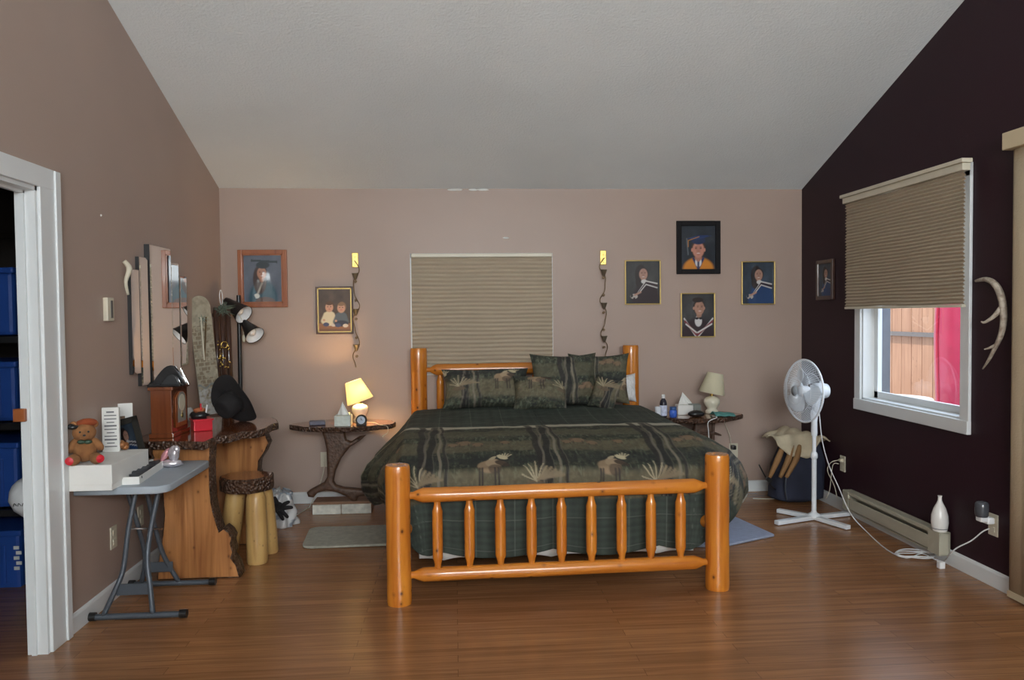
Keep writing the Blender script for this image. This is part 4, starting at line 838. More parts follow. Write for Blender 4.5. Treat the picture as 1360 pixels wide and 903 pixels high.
# ---- mantel clock on the desk
cA = hit(198, 580, 'z', ZD); CX0 = hit(200, 545, 'y', 4.46).x; CX1 = hit(228, 545, 'y', 4.46).x; CY0 = 4.46; CY1 = 4.72; CZ1 = hit(213, 514, 'y', 4.46).z; CH = CZ1-ZD
t = thing('mantel_clock', 'reddish wooden mantel clock with arched door on the near end of the desk', 'clock', ((CX0+CX1)/2, (CY0+CY1)/2, ZD)); w_, d_ = CX1-CX0, CY1-CY0
b = MB(); b.box((0, 0, .0125), (w_+.02, d_+.02, .025), bev=.005); b.box((0, 0, CH/2), (w_, d_, CH-.02), bev=.003); b.box((0, 0, CH-.01), (w_+.022, d_+.022, .02), bev=.005); part('case', b, M_clockwood, t)
b = MB(); y0_, y1_ = -.085, .085; zz0, zz1 = .05, CH-.09; arch = [(w_/2+.001, y0_, zz0), (w_/2+.001, y1_, zz0)]+[(w_/2+.001, .085*math.cos(a), zz1+.055*math.sin(a)) for a in np.linspace(0, PI, 14)]
b.slab(arch, (.008, 0, 0), .0, 0); part('door', b, M_framewood, t)
b = MB(); b.slab([(x+.009, y*.72, .075+(z-.05)*.86) for x, y, z in arch], (.002, 0, 0)); part('door_glass', b, plain('dim_glass_panel', (.30, .30, .27), .1), t)
b = MB(); b.lathe([(.048, 0), (.048, .002)], (w_/2+.012, 0, zz1-.01), (1, 0, 0), 28); part('dial', b, M_cream, t)
b = MB(); b.lathe([(.014, 0), (.014, .003)], (w_/2+.012, 0, .11), (1, 0, 0), 18); b.box((w_/2+.013, 0, .14), (.002, .003, .06)); part('pendulum', b, M_brass, t)
# black arched holder on the clock
t = thing('napkin_holder', 'black arched holder with chrome edge lying on the mantel clock', 'holder', ((CX0+CX1)/2+.01, 4.53, CZ1))
def fan_pts(r, s=1): return [(-.095*s, 0, 0)]+[(-.095*s+.19*s*k/12, 0, r*math.sin(PI*(k/12)**1.3)**.8) for k in range(1, 12)]+[(.095*s, 0, 0)]
b = MB(); b.slab(fan_pts(.115), (0, .03, 0), .004); part('back_plate', b, M_black, t)
b = MB(); b.slab([(p[0]*.62+.03, -.045, p[2]*.6) for p in fan_pts(.115)], (0, .03, 0), .004); part('front_plate', b, plain('dark_grey_gloss', (.03, .033, .036), .15), t)
b = MB(); b.box((0, -.008, .006), (.17, .08, .012), bev=.003); part('base', b, M_black, t)
b = MB(); b.box((.062, .034, .058), (.016, .006, .12), rot=(0, -.55, 0), bev=.001); b.box((.086, .03, .05), (.008, .01, .10), rot=(0, -.45, 0), bev=.001); part('chrome_edge', b, M_chrome, t)
# ---- red basket of odds and ends
p = hit(261, 573, 'z', ZD); t = thing('red_basket', 'small red plastic basket of pens and clips on the desk', 'basket', (p.x+.012, p.y+.055, ZD))
b = MB(); b.box((0, 0, .035), (.105, .105, .07), rot=(0, 0, .5), bev=.006); b.box((0, 0, .066), (.118, .118, .01), rot=(0, 0, .5), bev=.003); part('basket', b, M_red, t)
b = MB(); b.ball((-.01, 0, .085), (.05, .05, .03), 12, noise=.5); part('clips', b, M_black, t)
b = MB(); b.tube([(.0, 0, .08), (.004, -.02, .16)], .005, 8); part('lipstick_tube', b, M_red, t); b = MB(); b.tube([(.025, 0, .08), (.035, 0, .15)], .005, 8); part('pen', b, M_white, t)
b = MB(); b.ball((-.012, .01, .118), (.035, .03, .016), 12, noise=.4); part('hair_band', b, plain('terracotta_band', (.40, .13, .05), .6), t)
# ---- black hat
hc = hit(311, 521, 'y', 5.02); t = thing('felt_hat', 'black wide brimmed hat standing on its edge on the desk', 'hat', hc)
ax = Vector((-.42, -.76, -.42)).normalized(); q = Vector((0, 0, 1)).rotation_difference(ax)
b = MB(); rows = []
for i in range(15):
    f = i/14; r = .072+(.172-.072)*f; rows.append([q@Vector((r*math.cos(a)*.93, r*math.sin(a), .030*f*f*math.cos(2*a+.6)+.004*math.sin(5*a))) for a in np.linspace(0, 2*PI, 49)[:-1]])
b.grid(rows, wrap=True); o = part('brim', b, M_blackmatte, t); o.modifiers.new('t', 'SOLIDIFY').thickness = .004
b = MB(); b.lathe([(.074, 0), (.072, .04), (.070, .085), (.062, .112), (.045, .120), (.02, .110), (.001, .108)], (0, 0, 0), ax, 32, squash=1.05, cap=False); b.lathe([(.071, 0), (.069, .04), (.066, .083), (.055, .104), (.001, .098)], (0, 0, 0), ax, 32, squash=1.05, cap=False); part('crown', b, M_blackmatte, t)
b = MB(); b.lathe([(.0755, .004), (.0745, .028)], (0, 0, 0), ax, 32, squash=1.05, cap=False); part('hat_band', b, plain('black_leather', (.02, .018, .018), .3), t)
t.location.z = ZD+.003-min(v.co.z for c in t.children for v in c.data.vertices)
# ---- painted wooden boards leaning at the corner
def board(pb, pt, w, kind, label, yb, yt, rz, zb=None):
    B = hit(pb[0], pb[1], 'y', yb); T = hit(pt[0], pt[1], 'y', yt); H = (T-B).length; up_ = (T-B).normalized(); side = Vector((math.cos(rz), math.sin(rz), 0)); side = (side-up_*side.dot(up_)).normalized(); nrm = up_.cross(side)
    t = thing('wooden_sled' if kind == 'ski' else 'slatted_sled', label, 'wall decoration', B)
    out = [(-w/2, 0), (w/2, 0)]+[(w/2*math.cos(a), H-w/2*1.15+w/2*1.15*math.sin(a)) for a in np.linspace(0, PI, 16)]
    if kind == 'ski':
        n, m = 34, 150; P = []; U = np.linspace(-1, 1, n)[:, None]*np.ones((1, m)); V = np.ones((n, 1))*np.linspace(0, 1, m)[None]*H
        zc = H-w/2*1.15; wd = np.where(V > zc, w/2*np.sqrt(np.clip(1-((V-zc)/(w/2*1.15))**2, 0, 1)), w/2); Xs = U*wd
        b = MB(); b.slab([side*x+up_*z+nrm*(-.006) for x, z in out], nrm*-.012); part('board', b, plain('cream_board', (.33, .29, .22), .6), t)
        b = MB(); b.grid([[side*Xs[i, j]+up_*V[i, j]-nrm*.0195 for j in range(m)] for i in range(n)])
        N = fbm(Xs*60+9, V*60, 31); N2 = fbm(Xs*22, V*22, 32); C = np.ones((n, m, 3))*np.array([.34, .30, .22])*(.6+.7*N)[..., None]
        brick = ((V/.030) % 1 > .25)*(((Xs+.02*(np.floor(V/.030) % 2))/.045) % 1 > .2)*(N2 > .47)*(V > H*.16)*(V < H*.75); C = lay(C, brick*.7, (.15, .10, .055))
        C = lay(C, (V < H*.22)*.8*sst(.3, .6, N), (.45, .46, .46)); C = lay(C, (1-sst(.004, .010, np.abs(V-H*.24-.012*np.sin(Xs*70))))*.8, (.16, .19, .20))
        b.col = np.concatenate([C.reshape(-1, 3), np.ones((n*m, 1))], 1); part('painted_scene', b, painted('hand_painted_village', .6), t)
        for s in (-1, 1): b = MB(); b.box(side*(.010*s)+up_*(H*.64)-nrm*.026, (.009, .006, H*.36), rot=(0, .06*s, rz)); part('small_ski', b, M_cream if s < 0 else M_iron, t)
        b = MB(); 
        for k in range(16): a = k*.9; c = side*(.004)+up_*(H*.80)-nrm*.03; b.tube([c, c+side*.035*math.cos(a)+up_*.035*math.sin(a)-nrm*.008], [.005, .001], 6)
        part('sprig', b, plain('frosted_greenery', (.22, .25, .20), .8), t)
    else:
        b = MB()
        for k in range(3): b.slab([side*((k-1)*w/3+x)+up_*z for x, z in ((-w/7, 0), (w/7, 0), (w/7, H*.86), (-w/7, H*.86))], nrm*-.012, .002)
        for z in (.1, .45, .8): b.slab([side*x+up_*(z*H+y_) for x, y_ in ((-w/2, -.012), (w/2, -.012), (w/2, .012), (-w/2, .012))], nrm*.012, .002)
        part('slats', b, M_darkframe, t)
        b = MB()
        for k in range(46):
            a = random.random()*6.28; c = side*random.uniform(-.03, .03)+up_*(H*.84+random.uniform(-.02, .03))-nrm*.025; b.tube([c, c+side*.07*math.cos(a)+up_*.05*math.sin(a)-nrm*random.uniform(0, .03)], [.004, .001], 5)
        part('greenery', b, plain('dusty_greenery', (.10, .13, .10), .8), t)
        b = MB(); b.tube([up_*H*.86, up_*H*.95-side*.01, up_*(H*1.0), up_*H*.95+side*.012, up_*H*.86+side*.005], .003, 6); part('wire_loop', b, M_white, t)
        b = MB()
        for k in range(26): c = side*random.uniform(-.05, .05)+up_*(H*random.uniform(.35, .62))-nrm*.024; b.ball(c, random.uniform(.005, .009), 8)
        b.tube([up_*(H*.56)+side*.022*math.cos(a)+up_*.022*math.sin(a)-nrm*.03 for a in np.linspace(0, 6.28, 13)[:-1]], .005, 6, close=True); part('gold_beads', b, M_brass, t)
    return t
board((280, 550), (262, 393), .150, 'ski', 'cream painted round topped board with tiny skis hanging on the left wall', 5.52, 5.52, .75)
board((300, 550), (293, 385), .125, 'dark', 'dark slatted sled with greenery and gold beads in the corner', 5.80, 5.80, .6)
b = MB(); q = hit(252, 560, 'z', ZD); rows = []
for i in range(14): f = i/13; rows.append([Vector((-1.69+.10*f+.04*g, 4.98+.06*g, ZD+.004+.11*(1-f)*math.sin(PI*g)**.4+.01*math.sin(f*14+g*9))) for g in np.linspace(.03, .97, 12)])
b.grid(rows); o = solo('paper_bag', b, plain('silver_grey_paper', (.42, .42, .41), .5), 'crumpled silver grey paper between the clock and the painted board', 'paper'); o.modifiers.new('t', 'SOLIDIFY').thickness = .002
# ---- floor lamp
FLX, FLY = hit(318.5, 470, 'y', 6.018).x, 6.018
t = thing('floor_lamp', 'black floor lamp with two cone heads in the back left corner', 'lamp', (FLX, FLY, 0)); ztop = hit(319, 392, 'y', FLY).z
b = MB(); b.lathe([(.12, 0), (.125, .008), (.12, .018), (.03, .03), (.015, .04)], seg=32); part('base', b, M_black, t)
b = MB(); b.cyl((0, 0, .03), (0, 0, ztop), .0155, seg=20); part('pole', b, M_black, t)
for (jx, jy), (ox, oy), nm in (((303, 401), (323, 417), 0), ((325, 429), (337.5, 444.5), 1)):
    J = hit(jx, jy, 'y', FLY-.02)-Vector((FLX, FLY, 0)); O = hit(ox+1, oy+1, 'y', FLY-.09)-Vector((FLX, FLY, 0)); L = (O-J).length; d = (O-J).normalized()
    b = MB(); b.lathe([(.001, -.03), (.022, -.028), (.030, 0), (.036, .03), (.060, L*.72), (.073, L)], J, d, 30, cap=False); b.lathe([(.073, L), (.075, L+.002), (.071, L-.001)], J, d, 30, cap=False); s = part('lamp_head', b, M_black, t)
    b = MB(); b.lathe([(.020, .005), (.034, .032), (.058, L*.72), (.071, L-.001)], J, d, 30, cap=False); part('reflector', b, M_white, s)
    b = MB(); b.ball(J+d*L*.70, (.030, .030, .030), 16); b.cyl(J, J+d*L*.5, .014, seg=12); part('bulb', b, M_white, s)
    b = MB(); b.tube([(0, 0, J.z), J*.5+Vector((0, 0, J.z*.5)), J], .007, 8); part('arm', b, M_black, s)
b = MB(); b.tube([(.0, -.03, ztop-.13), (.035, -.04, ztop-.20), (.04, -.035, ztop-.30)], .0025, 6); b.ball((.041, -.035, ztop-.325), (.013, .006, .028), 12); part('pull_tag', b, M_cream, t)

# ================================================================ FOLDING TABLE
ZT = .668; tx0, tx1, ty0, ty1 = -1.765, -1.345, 3.73, 4.40
ft = thing('folding_table', 'grey plastic folding table with dark crossed tube legs beside the doorway', 'table', ((tx0+tx1)/2, (ty0+ty1)/2, 0)); FO = ((tx0+tx1)/2, (ty0+ty1)/2, 0)
c_ = .045; out = [(tx0, ty0), (tx1-c_, ty0), (tx1-.012, ty0+.012+.02), (tx1, ty0+c_+.02), (tx1, ty1-c_), (tx1-.012, ty1-.012), (tx1-c_, ty1), (tx0, ty1)]
b = MB(FO); b.slab([(x, y, ZT-.036) for x, y in out], (0, 0, .036), .007, 0, None, 3); part('table_top', b, M_greytop, ft)
for y, nm, s in ((3.85, 'near', 1), (4.31, 'far', -1)):
    xa, xc = -1.755, -1.33; r = .0125; ym = (3.85+4.31)/2
    b = MB(FO); b.cyl((xa, y, .018), (xc, y, .018), .0145, seg=16); part('foot_bar', b, M_steel, ft)
    for x in (xa-.002, xc): b = MB(FO); b.cyl((x-.012, y, .0205), (x+.022, y, .0205), .0205, seg=18); part('foot_cap', b, M_black, ft)
    PX = ([(137, 820), (153, 788), (164, 761), (171, 711), (183, 657)], [(203, 820), (200, 788), (196, 751), (201, 711), (213, 657)]) if s > 0 else ([(188, 777), (193, 748), (183, 711), (163, 657)], [(238, 777), (218, 748), (205, 711), (191, 657)])
    for L_ in PX:
        n_ = len(L_); yy = [y+(ym-s*.13-y)*(k/(n_-1))**1.3 for k in range(n_)]; pts = [hit(px, py, 'y', yv) for (px, py), yv in zip(L_, yy)]
        z0_, z1_ = pts[0].z, pts[-1].z
        for p in pts: p.z = .022+(p.z-z0_)*(ZT-.036-.022)/(z1_-z0_)
        b = MB(FO); b.tube(pts, r, 12); part('leg', b, M_steel, ft)
    b = MB(FO); b.box((-1.560+(-.03 if s < 0 else 0), y+s*.022, .140 if s > 0 else .115), (.17 if s > 0 else .13, .008, .055), bev=.002); part('cross_plate', b, M_steel, ft)
b = MB(FO); b.cyl(hit(167, 702, 'y', 4.03), hit(215, 702, 'y', 4.03), .005, seg=10); part('pivot_rod', b, M_chrome, ft)
# white box
bxr = hit(149, 613, 'y', 3.67).x; t = thing('gift_box', 'large flat white cardboard box on the near end of the folding table', 'box', ((XL+.008+bxr)/2, 3.88, ZT)); wB = bxr-XL-.010; hB = .118
b = MB(); b.box((0, 0, hB/2-.006), (wB-.008, .42, hB-.012)); part('box', b, M_paper, t); b = MB(); b.box((0, 0, hB*.62), (wB, .428, hB*.76), bev=.002); part('lid', b, M_paper, t)
ZB = ZT+hB
# tray box
p0 = hit(160, 640, 'z', ZT); p1 = hit(205, 620, 'z', ZT); c = Vector((-1.465, 3.90, ZT)); ang = .10
p0 = hit(171, 643, 'z', ZT); p1 = hit(207, 619, 'z', ZT); d = (p1-p0); ang = math.atan2(d.y, d.x)-PI/2; c = (p0+p1)/2+Vector((.012, 0, 0))
t = thing('card_tray', 'long shallow white box of dark cards beside the large white box', 'box', (c.x, c.y, ZT), rotz=ang); Lt = d.length+.02; Wt = .075
b = MB(); b.box((0, 0, .004), (Wt, Lt, .008)); 
for s in (-1, 1): b.box((s*Wt/2, 0, .018), (.004, Lt, .036)); b.box((0, s*Lt/2, .018), (Wt, .004, .036))
part('tray', b, M_paper, t)
b = MB(); 
for k in range(7): b.box((random.uniform(-.012, .012), -Lt*.4+k*Lt*.115, .030+.003*(k % 2)), (.055, .05, .012), rot=(.25, .1*(k % 3-1), random.uniform(-.6, .6)), bev=.003)
part('cards', b, plain('dark_printed_card', (.035, .04, .05), .4, var=.6, scale=30), t); b = MB(); b.box((.01, Lt*.42, .032), (.05, .04, .012), rot=(.2, .1, .3), bev=.003); part('copper_card', b, plain('copper_foil', (.30, .12, .06), .4), t)
# teddy bear
M_bear = plain('tan_plush', (.34, .15, .055), .95, var=.25, scale=25, bump=.6, bscale=40); M_bear2 = plain('rust_plush', (.36, .075, .022), .95, var=.2, scale=25, bump=.6)
p = hit(110, 605, 'z', ZB); TX, TY = -1.712, 3.735
t = thing('teddy_bear', 'tan teddy bear in a black bow cap sitting on the white box', 'teddy bear', (TX, TY, ZB), rotz=.42)
b = MB(); b.ball((0, 0, .065), (.052, .046, .060), 20, noise=.05); b.ball((-.045, -.005, .085), (.020, .020, .040), 14, rot=(0, .5, 0), noise=.05); b.ball((.05, -.01, .085), (.020, .020, .040), 14, rot=(0, -.7, 0), noise=.05); part('body', b, M_bear, t)
b = MB(); b.ball((0, -.01, .142), (.050, .046, .044), 20, noise=.05); b.ball((0, -.048, .130), (.024, .020, .018), 14); part('head', b, M_bear, t)
for s in (-1, 1): b = MB(); b.ball((s*.042, 0, .178), (.018, .010, .018), 14); part('ear', b, M_bear, t)
for s in (-1, 1):
    b = MB(); b.ball((s*.045, -.055, .026), (.026, .045, .026), 16, rot=(0, 0, s*.4), noise=.04); l_ = part('leg', b, M_bear, t); b = MB(); b.lathe([(.018, 0), (.001, .004)], (s*.062, -.096, .028), (s*.35, -1, 0), 16); part('foot_pad', b, M_red, l_)
b = MB(); 
for s in (-1, 1): b.ball((s*.017, -.052, .150), .005, 10)
b.ball((0, -.068, .136), (.007, .005, .005), 10); part('face', b, M_black, t)
b = MB(); b.ball((.012, .004, .185), (.045, .036, .020), 16, noise=.08); part('cap', b, M_bear2, t); b = MB(); 
for k in range(5): b.ball((-.045-.008*(k % 2), -.012+.01*(k-2), .172+.006*math.sin(k*2)), (.024, .012, .010), 10, rot=(0, 0, k), noise=.2)
part('bow', b, M_black, t)
b = MB(); b.ball((-.012, -.044, .104), (.018, .010, .010), 12); b.ball((.014, -.044, .102), (.018, .010, .010), 12); part('neck_ribbon', b, plain('dark_green_ribbon', (.03, .06, .035), .5), t)
p = hit(152, 600, 'z', ZB); t = thing('woven_basket', 'small coppery woven ornament beside the teddy bear', 'ornament', (p.x-.005, p.y+.05, ZB)); b = MB()
for k in range(9): b.ball((.035*math.cos(k*.7), .028*math.sin(k*.7), .016+.007*(k % 3)), (.020, .016, .016), 12, noise=.15)
part('weave', b, plain('copper_weave', (.34, .14, .05), .35, .4, var=.4, scale=60), t); b = MB(); b.ball((.012, 0, .04), (.022, .016, .012), 12); part('lid', b, plain('copper_weave2', (.36, .17, .07), .35, .4), t)
# standing cards with printed lines
M_ink = plain('grey_ink', (.16, .16, .17), .7)
def card(px0, px1, py0, py1, y, rz, label, lines):
    a = hit(px0, py1, 'y', y); c = hit(px1, py1, 'y', y); T = hit((px0+px1)/2, py0, 'y', y); w = c.x-a.x; zb = ZB if a.x < bxr-.01 and y < 4.09 else ZT; h = T.z-zb; w = min(w/math.cos(rz), .18)
    t = thing('greeting_card' if not lines else 'plaque', label, 'card', ((a.x+c.x)/2, y, zb), rotz=rz); b = MB(); b.box((0, 0, h/2), (w, .022 if lines else .004, h), bev=.001); part('board', b, M_paper, t)
    if lines:
        b = MB()
        for k in range(11): ww = w*(.72 if k % 3 else .45); b.box((.0, -.0115, h*.90-k*h*.078), (ww, .0012, h*(.022 if k % 4 else .035)))
        part('text_lines', b, M_ink, t)
    else: b = MB(); b.box((-w*.2, -.0030, h*.55), (w*.4, .0012, h*.5)); part('picture', b, plain('brown_picture', (.14, .09, .05), .5, var=.5, scale=40), t)
    return t
card(137.5, 159, 541, 590, 4.04, .12, 'white plaque covered in lines of small grey print, behind the teddy bear', True)
card(158, 176, 535.5, 590, 4.27, .35, 'white card with a small brown picture behind the black frame', False)
# leaning black frame
fx = hit(176, 615, 'z', ZT); t = thing('photo_frame', 'dark standing photo frame leaning on the folding table by the white box', 'framed photo', (hit(177, 600, 'y', 4.16).x, 4.16, ZT), rotz=.35); fh = .255; fw2 = .15
b = MB(); R = Euler((-.20, -.22, 0)).to_matrix()
for s in (-1, 1): b.box(R@Vector((s*(fw2/2-.016), 0, fh/2)), (.032, .014, fh), rot=(-.20, -.22, 0), bev=.003); b.box(R@Vector((0, 0, fh/2+s*(fh/2-.016))), (fw2, .014, .032), rot=(-.20, -.22, 0), bev=.003)
mz = min(v[2] for v in b.v); b.v = [(x, y, z-mz) for x, y, z in b.v]; part('frame', b, plain('black_brown_frame', (.022, .020, .017), .85, Specular_IOR_Level=.1), t)
b = MB(); n, m = 30, 40; C = portrait('hood_far', 30, 40)*.45; b.grid([[R@Vector((-(fw2-.06)/2+(fw2-.06)*i/(n-1), -.002, .03+(fh-.06)*j/(m-1)))+Vector((0, 0, -mz)) for j in range(m)] for i in range(n)]); b.col = np.concatenate([C.reshape(-1, 3), np.ones((n*m, 1))], 1); part('photo', b, painted('matte_photo_print', .9, spec=.1), t)
b = MB(); b.box(R@Vector((0, .01, fh/2))+Vector((0, 0, -mz)), (fw2-.02, .004, fh-.02), rot=(-.20, -.22, 0)); part('backing', b, M_black, t)
# crystal figurine
p = hit(225, 622, 'z', ZT); t = thing('glass_figurine', 'clear and pink foil wrapped figurine on the far end of the folding table', 'figurine', (p.x, p.y+.03, ZT)); M_crys = plain('iridescent_foil', (.66, .62, .66), .12, .6, var=.2, scale=50)
b = MB(); b.ball((0, 0, .022), (.060, .035, .022), 16, noise=.25); part('base', b, M_crys, t); b = MB(); b.ball((.012, 0, .07), (.030, .022, .040), 14, noise=.35); b.ball((.030, -.005, .095), (.018, .014, .020), 12, noise=.3); part('body', b, M_crys, t)
b = MB(); b.ball((-.030, 0, .065), (.016, .016, .038), 12, rot=(0, .5, 0), noise=.3); part('wing', b, plain('pink_foil', (.65, .30, .33), .2, .3), t)
b = MB(); b.box((-.085, -.005, .018), (.09, .07, .034), rot=(0, .1, .2), bev=.008); part('crumpled_paper', b, M_paper, t)
p = hit(194, 608, 'z', ZT); b = MB(); b.lathe([(.022, 0), (.022, .01), (.008, .02), (.006, .06), (.016, .075), (.010, .10), (.001, .105)], (p.x+.01, p.y, ZT), seg=20); solo('small_trinket', b, M_chrome, 'tiny silver trinket at the foot of the dark photo frame', 'trinket')

# ================================================================ FLOOR ITEMS LEFT
bp = hit(372, 703, 'z', 0); t = thing('plastic_bag', 'white printed plastic bag on the floor behind the stool', 'bag', (bp.x-.04, bp.y+.12, 0))
n, m = 50, 26; rows = []; cols = []
for j in range(m):
    f = j/(m-1); row = []
    for i in range(n):
        a = 2*PI*i/n; r = .125*(1-.25*f)*(1+.14*math.sin(5*a+f*5)+.10*math.sin(9*a-f*8)); row.append(Vector((r*1.0*math.cos(a)*(1 if f < .98 else .4), r*.85*math.sin(a), .24*f**1.1+.012*math.sin(7*a+f*9)*f)))
    rows.append(row)
P = np.array([[tuple(v) for v in r] for r in rows]); N = fbm(P[..., 0]*28+5, P[..., 2]*28, 41); C = np.ones(P.shape)*.60; C = lay(C, sst(.54, .60, N)*.8, (.16, .20, .26)); b = MB(); b.grid(rows, wrap=True); b.col = np.concatenate([C.reshape(-1, 3), np.ones((n*m, 1))], 1)
for i, v in enumerate(b.v): b.v[i] = (v[0], v[1], max(v[2], .001))
o = part('bag', b, painted('printed_thin_plastic', .25), t); o.modifiers.new('t', 'SOLIDIFY').thickness = .002
g = hit(373, 675, 'y', bp.y-.04); t = thing('glove', 'black knit glove draped over the white plastic bag', 'glove', g); b = MB()
b.ball((-.015, 0, .005), (.036, .016, .040), 16)
for dx, dz, ex, ez in ((-.02, .03, -.035, .075), (.01, .0, .075, .008), (.0, -.01, .045, -.055), (-.015, -.02, .015, -.07), (.008, .015, .055, .045)): b.tube([(dx, -.008, dz), ((dx+ex)/2, -.018, (dz+ez)/2+.004), (ex, -.016, ez)], [.015, .014, .011], 12); b.ball((ex, -.016, ez), .011, 10)
part('hand', b, M_blackmatte, t)
# rugs
def rug(cs, label, c, name='bath_rug', rad=.06):
    pts = []; n = len(cs)
    for i in range(n):
        a, q, d = Vector(cs[i-1]), Vector(cs[i]), Vector(cs[(i+1) % n])
        for f in (1, .6, .3, 0): pass
        u_ = (a-q).normalized()*rad; w_ = (d-q).normalized()*rad
        for k in range(7): tt = k/6; pts.append(q+u_*(1-tt)**2+w_*tt**2)
    b = MB(); b.slab([(p.x, p.y, .002) for p in pts], (0, 0, .016), .006); return solo(name, b, c, label, 'rug')
g0 = lambda x, y: hit(x, y, 'z', 0)
a = g0(400, 730); b2 = g0(412, 703); rug([(a.x, a.y, 0), (-.12, a.y+.02, 0), (-.12, b2.y, 0), (b2.x, b2.y, 0)], 'small grey green bath rug on the floor left of the bed', plain('grey_green_shag', (.50, .49, .41), .95, var=.15, scale=30, bump=1.0, bscale=12), rad=.08)
a = g0(1029, 713); q = g0(974, 688); rug([(1.30, 4.72, 0), (a.x-.42, 4.66, 0), (a.x, a.y, 0), (q.x, q.y, 0), (1.30, q.y+.02, 0)], 'pale blue rug with a pointed corner on the floor right of the bed', plain('pale_blue_rug', (.34, .37, .47), .95, var=.08, scale=30, bump=.8, bscale=12), rad=.01)

# ================================================================ RIGHT SIDE
# ---- pedestal fan
fb = hit(1081, 690, 'z', 0); FX, FY = fb.x, fb.y; M_fan = plain('white_fan_plastic', (.78, .82, .86), .3, var=.02)
t = thing('pedestal_fan', 'white oscillating pedestal fan in front of the navy backpack', 'fan', (FX, FY, 0)); F_ = Vector((FX, FY, 0))
for (x, y) in ((1033, 681), (1029, 698), (1127, 704), (1127, 685)):
    e = hit(x, y, 'z', .0)-F_; e.z = 0; L = min(e.length, .34); a = math.atan2(e.y, e.x); b = MB(); b.box((math.cos(a)*L/2, math.sin(a)*L/2, .018), (L, .042, .028), rot=(0, 0, a), bev=.005); part('foot', b, M_fan, t)
b = MB(); b.lathe([(.045, .02), (.045, .038), (.022, .05), (.018, .06)], seg=24); part('hub', b, M_fan, t)
zt_ = hit(1081, 575, 'y', FY).z; zj = hit(1081, 605, 'y', FY).z
b = MB(); b.cyl((0, 0, .05), (0, 0, zj), .0165); part('lower_pole', b, M_fan, t)
b = MB(); b.lathe([(.020, 0), (.024, .008), (.024, .03), (.018, .045)], (0, 0, zj-.02), seg=20); part('collar', b, M_fan, t)
b = MB(); b.cyl((0, 0, zj), (0, 0, zt_+.02), .0135); part('upper_pole', b, M_fan, t)
zc = hit(1061, 519, 'y', FY).z; b = MB(); b.lathe([(.019, 0), (.022, .02), (.020, .10), (.026, .15), (.020, .18)], (0, 0, zt_-.02), seg=20); part('neck', b, M_fan, t)
hd = Vector((-.985, -.17, .03)).normalized(); MC = hit(1087, 519, 'y', FY)-F_
b = MB(); b.lathe([(.001, -.075), (.030, -.074), (.050, -.06), (.055, -.03), (.055, .02), (.045, .045), (.02, .05)], MC, hd, 26); m_ = part('motor_housing', b, M_fan, t)
b = MB(); b.cyl(MC-hd*.02+Vector((0, 0, .05)), MC-hd*.02+Vector((0, 0, .068)), .014, .009, seg=14); part('oscillation_knob', b, M_fan, m_)
b = MB(); b.tube([MC-Vector((0, 0, .03)), Vector((.0, 0, zt_+.13))], .024, 14); part('tilt_joint', b, M_fan, t)
HC = MC+hd*.115; q = Vector((0, 0, 1)).rotation_difference(hd); RR = .215
for nm, sg in (('rear_grille', -1), ('front_grille', 1)):
    b = MB()
    for k in range(72):
        a = 2*PI*k/72; pr = [(.03, .075), (.09, .070), (.16, .052), (.20, .025), (RR, .0)] if sg > 0 else [(.05, -.055), (.12, -.052), (.18, -.035), (RR, .0)]
        b.tube([HC+q@Vector((r*math.cos(a), r*math.sin(a), z)) for r, z in pr], .0011, 4, smooth=2)
    for r, z in (((.09, .070), (.155, .054)) if sg > 0 else ((.12, -.052),)): b.tube([HC+q@Vector((r*math.cos(a), r*math.sin(a), z)) for a in np.linspace(0, 2*PI, 49)[:-1]], .0016, 5, close=True, smooth=1)
    part(nm, b, M_fan, t)
b = MB(); b.tube([HC+q@Vector((RR*math.cos(a), RR*math.sin(a), 0)) for a in np.linspace(0, 2*PI, 65)[:-1]], .007, 8, close=True, smooth=1); part('grille_rim', b, M_fan, t)
b = MB(); b.lathe([(.034, .072), (.034, .078), (.001, .082)], HC, hd, 24); part('badge', b, plain('grey_badge', (.35, .40, .45), .3), t)
b = MB(); b.lathe([(.034, -.03), (.036, .02), (.028, .035), (.001, .040)], HC, hd, 24); part('blade_hub', b, M_fan, t)
for k in range(3):
    b = MB(); a0_ = 2*PI*k/3+.5; rows = []
    for i in range(12):
        f = i/11; r = .03+.155*f; half = (.26+.42*math.sin(PI*min(f*1.1, 1))**.7)*(1 if f < .95 else .8)*.9; rows.append([HC+q@Vector((r*math.cos(a0_+half*s), r*math.sin(a0_+half*s), .004-.022*s)) for s in np.linspace(-1, 1, 9)])
    b.grid(rows); o = part('blade', b, plain('translucent_fan_blade', (.62, .68, .74), .3), t); o.modifiers.new('t', 'SOLIDIFY').thickness = .0025
b = MB(); pts = [F_+Vector((.025, -.01, zt_+.12)), hit(1088, 548, 'y', FY), hit(1092, 585, 'y', FY-.02), hit(1101, 618, 'y', FY-.03), hit(1113, 645, 'y', 5.15), hit(1129, 681, 'z', .09), hit(1150, 705, 'z', .008), hit(1178, 730, 'z', .006), hit(1204, 741, 'z', .006), hit(1224, 735, 'z', .007), hit(1240, 742, 'z', .006), hit(1253, 745, 'z', .006)]
e1 = Vector((XR-.10, 4.20, .05)); e2 = Vector((XR-.09, 4.10, .10)); e3 = Vector((XR-.05, 3.98, .24)); e4 = Vector((XR-.035, 3.90, .295))
b.tube(pts+[hit(1262, 735, 'x', XR-.10), hit(1272, 727, 'x', XR-.095), hit(1290, 718, 'x', XR-.06), hit(1305, 706, 'x', XR-.04), hit(1314, 702, 'x', XR-.02)], .0035, 8); solo('fan_cord', b, M_white, 'white fan cord trailing across the floor to the near maroon wall outlet', 'cord')
b = MB(); c0 = hit(1216, 737, 'z', .012)
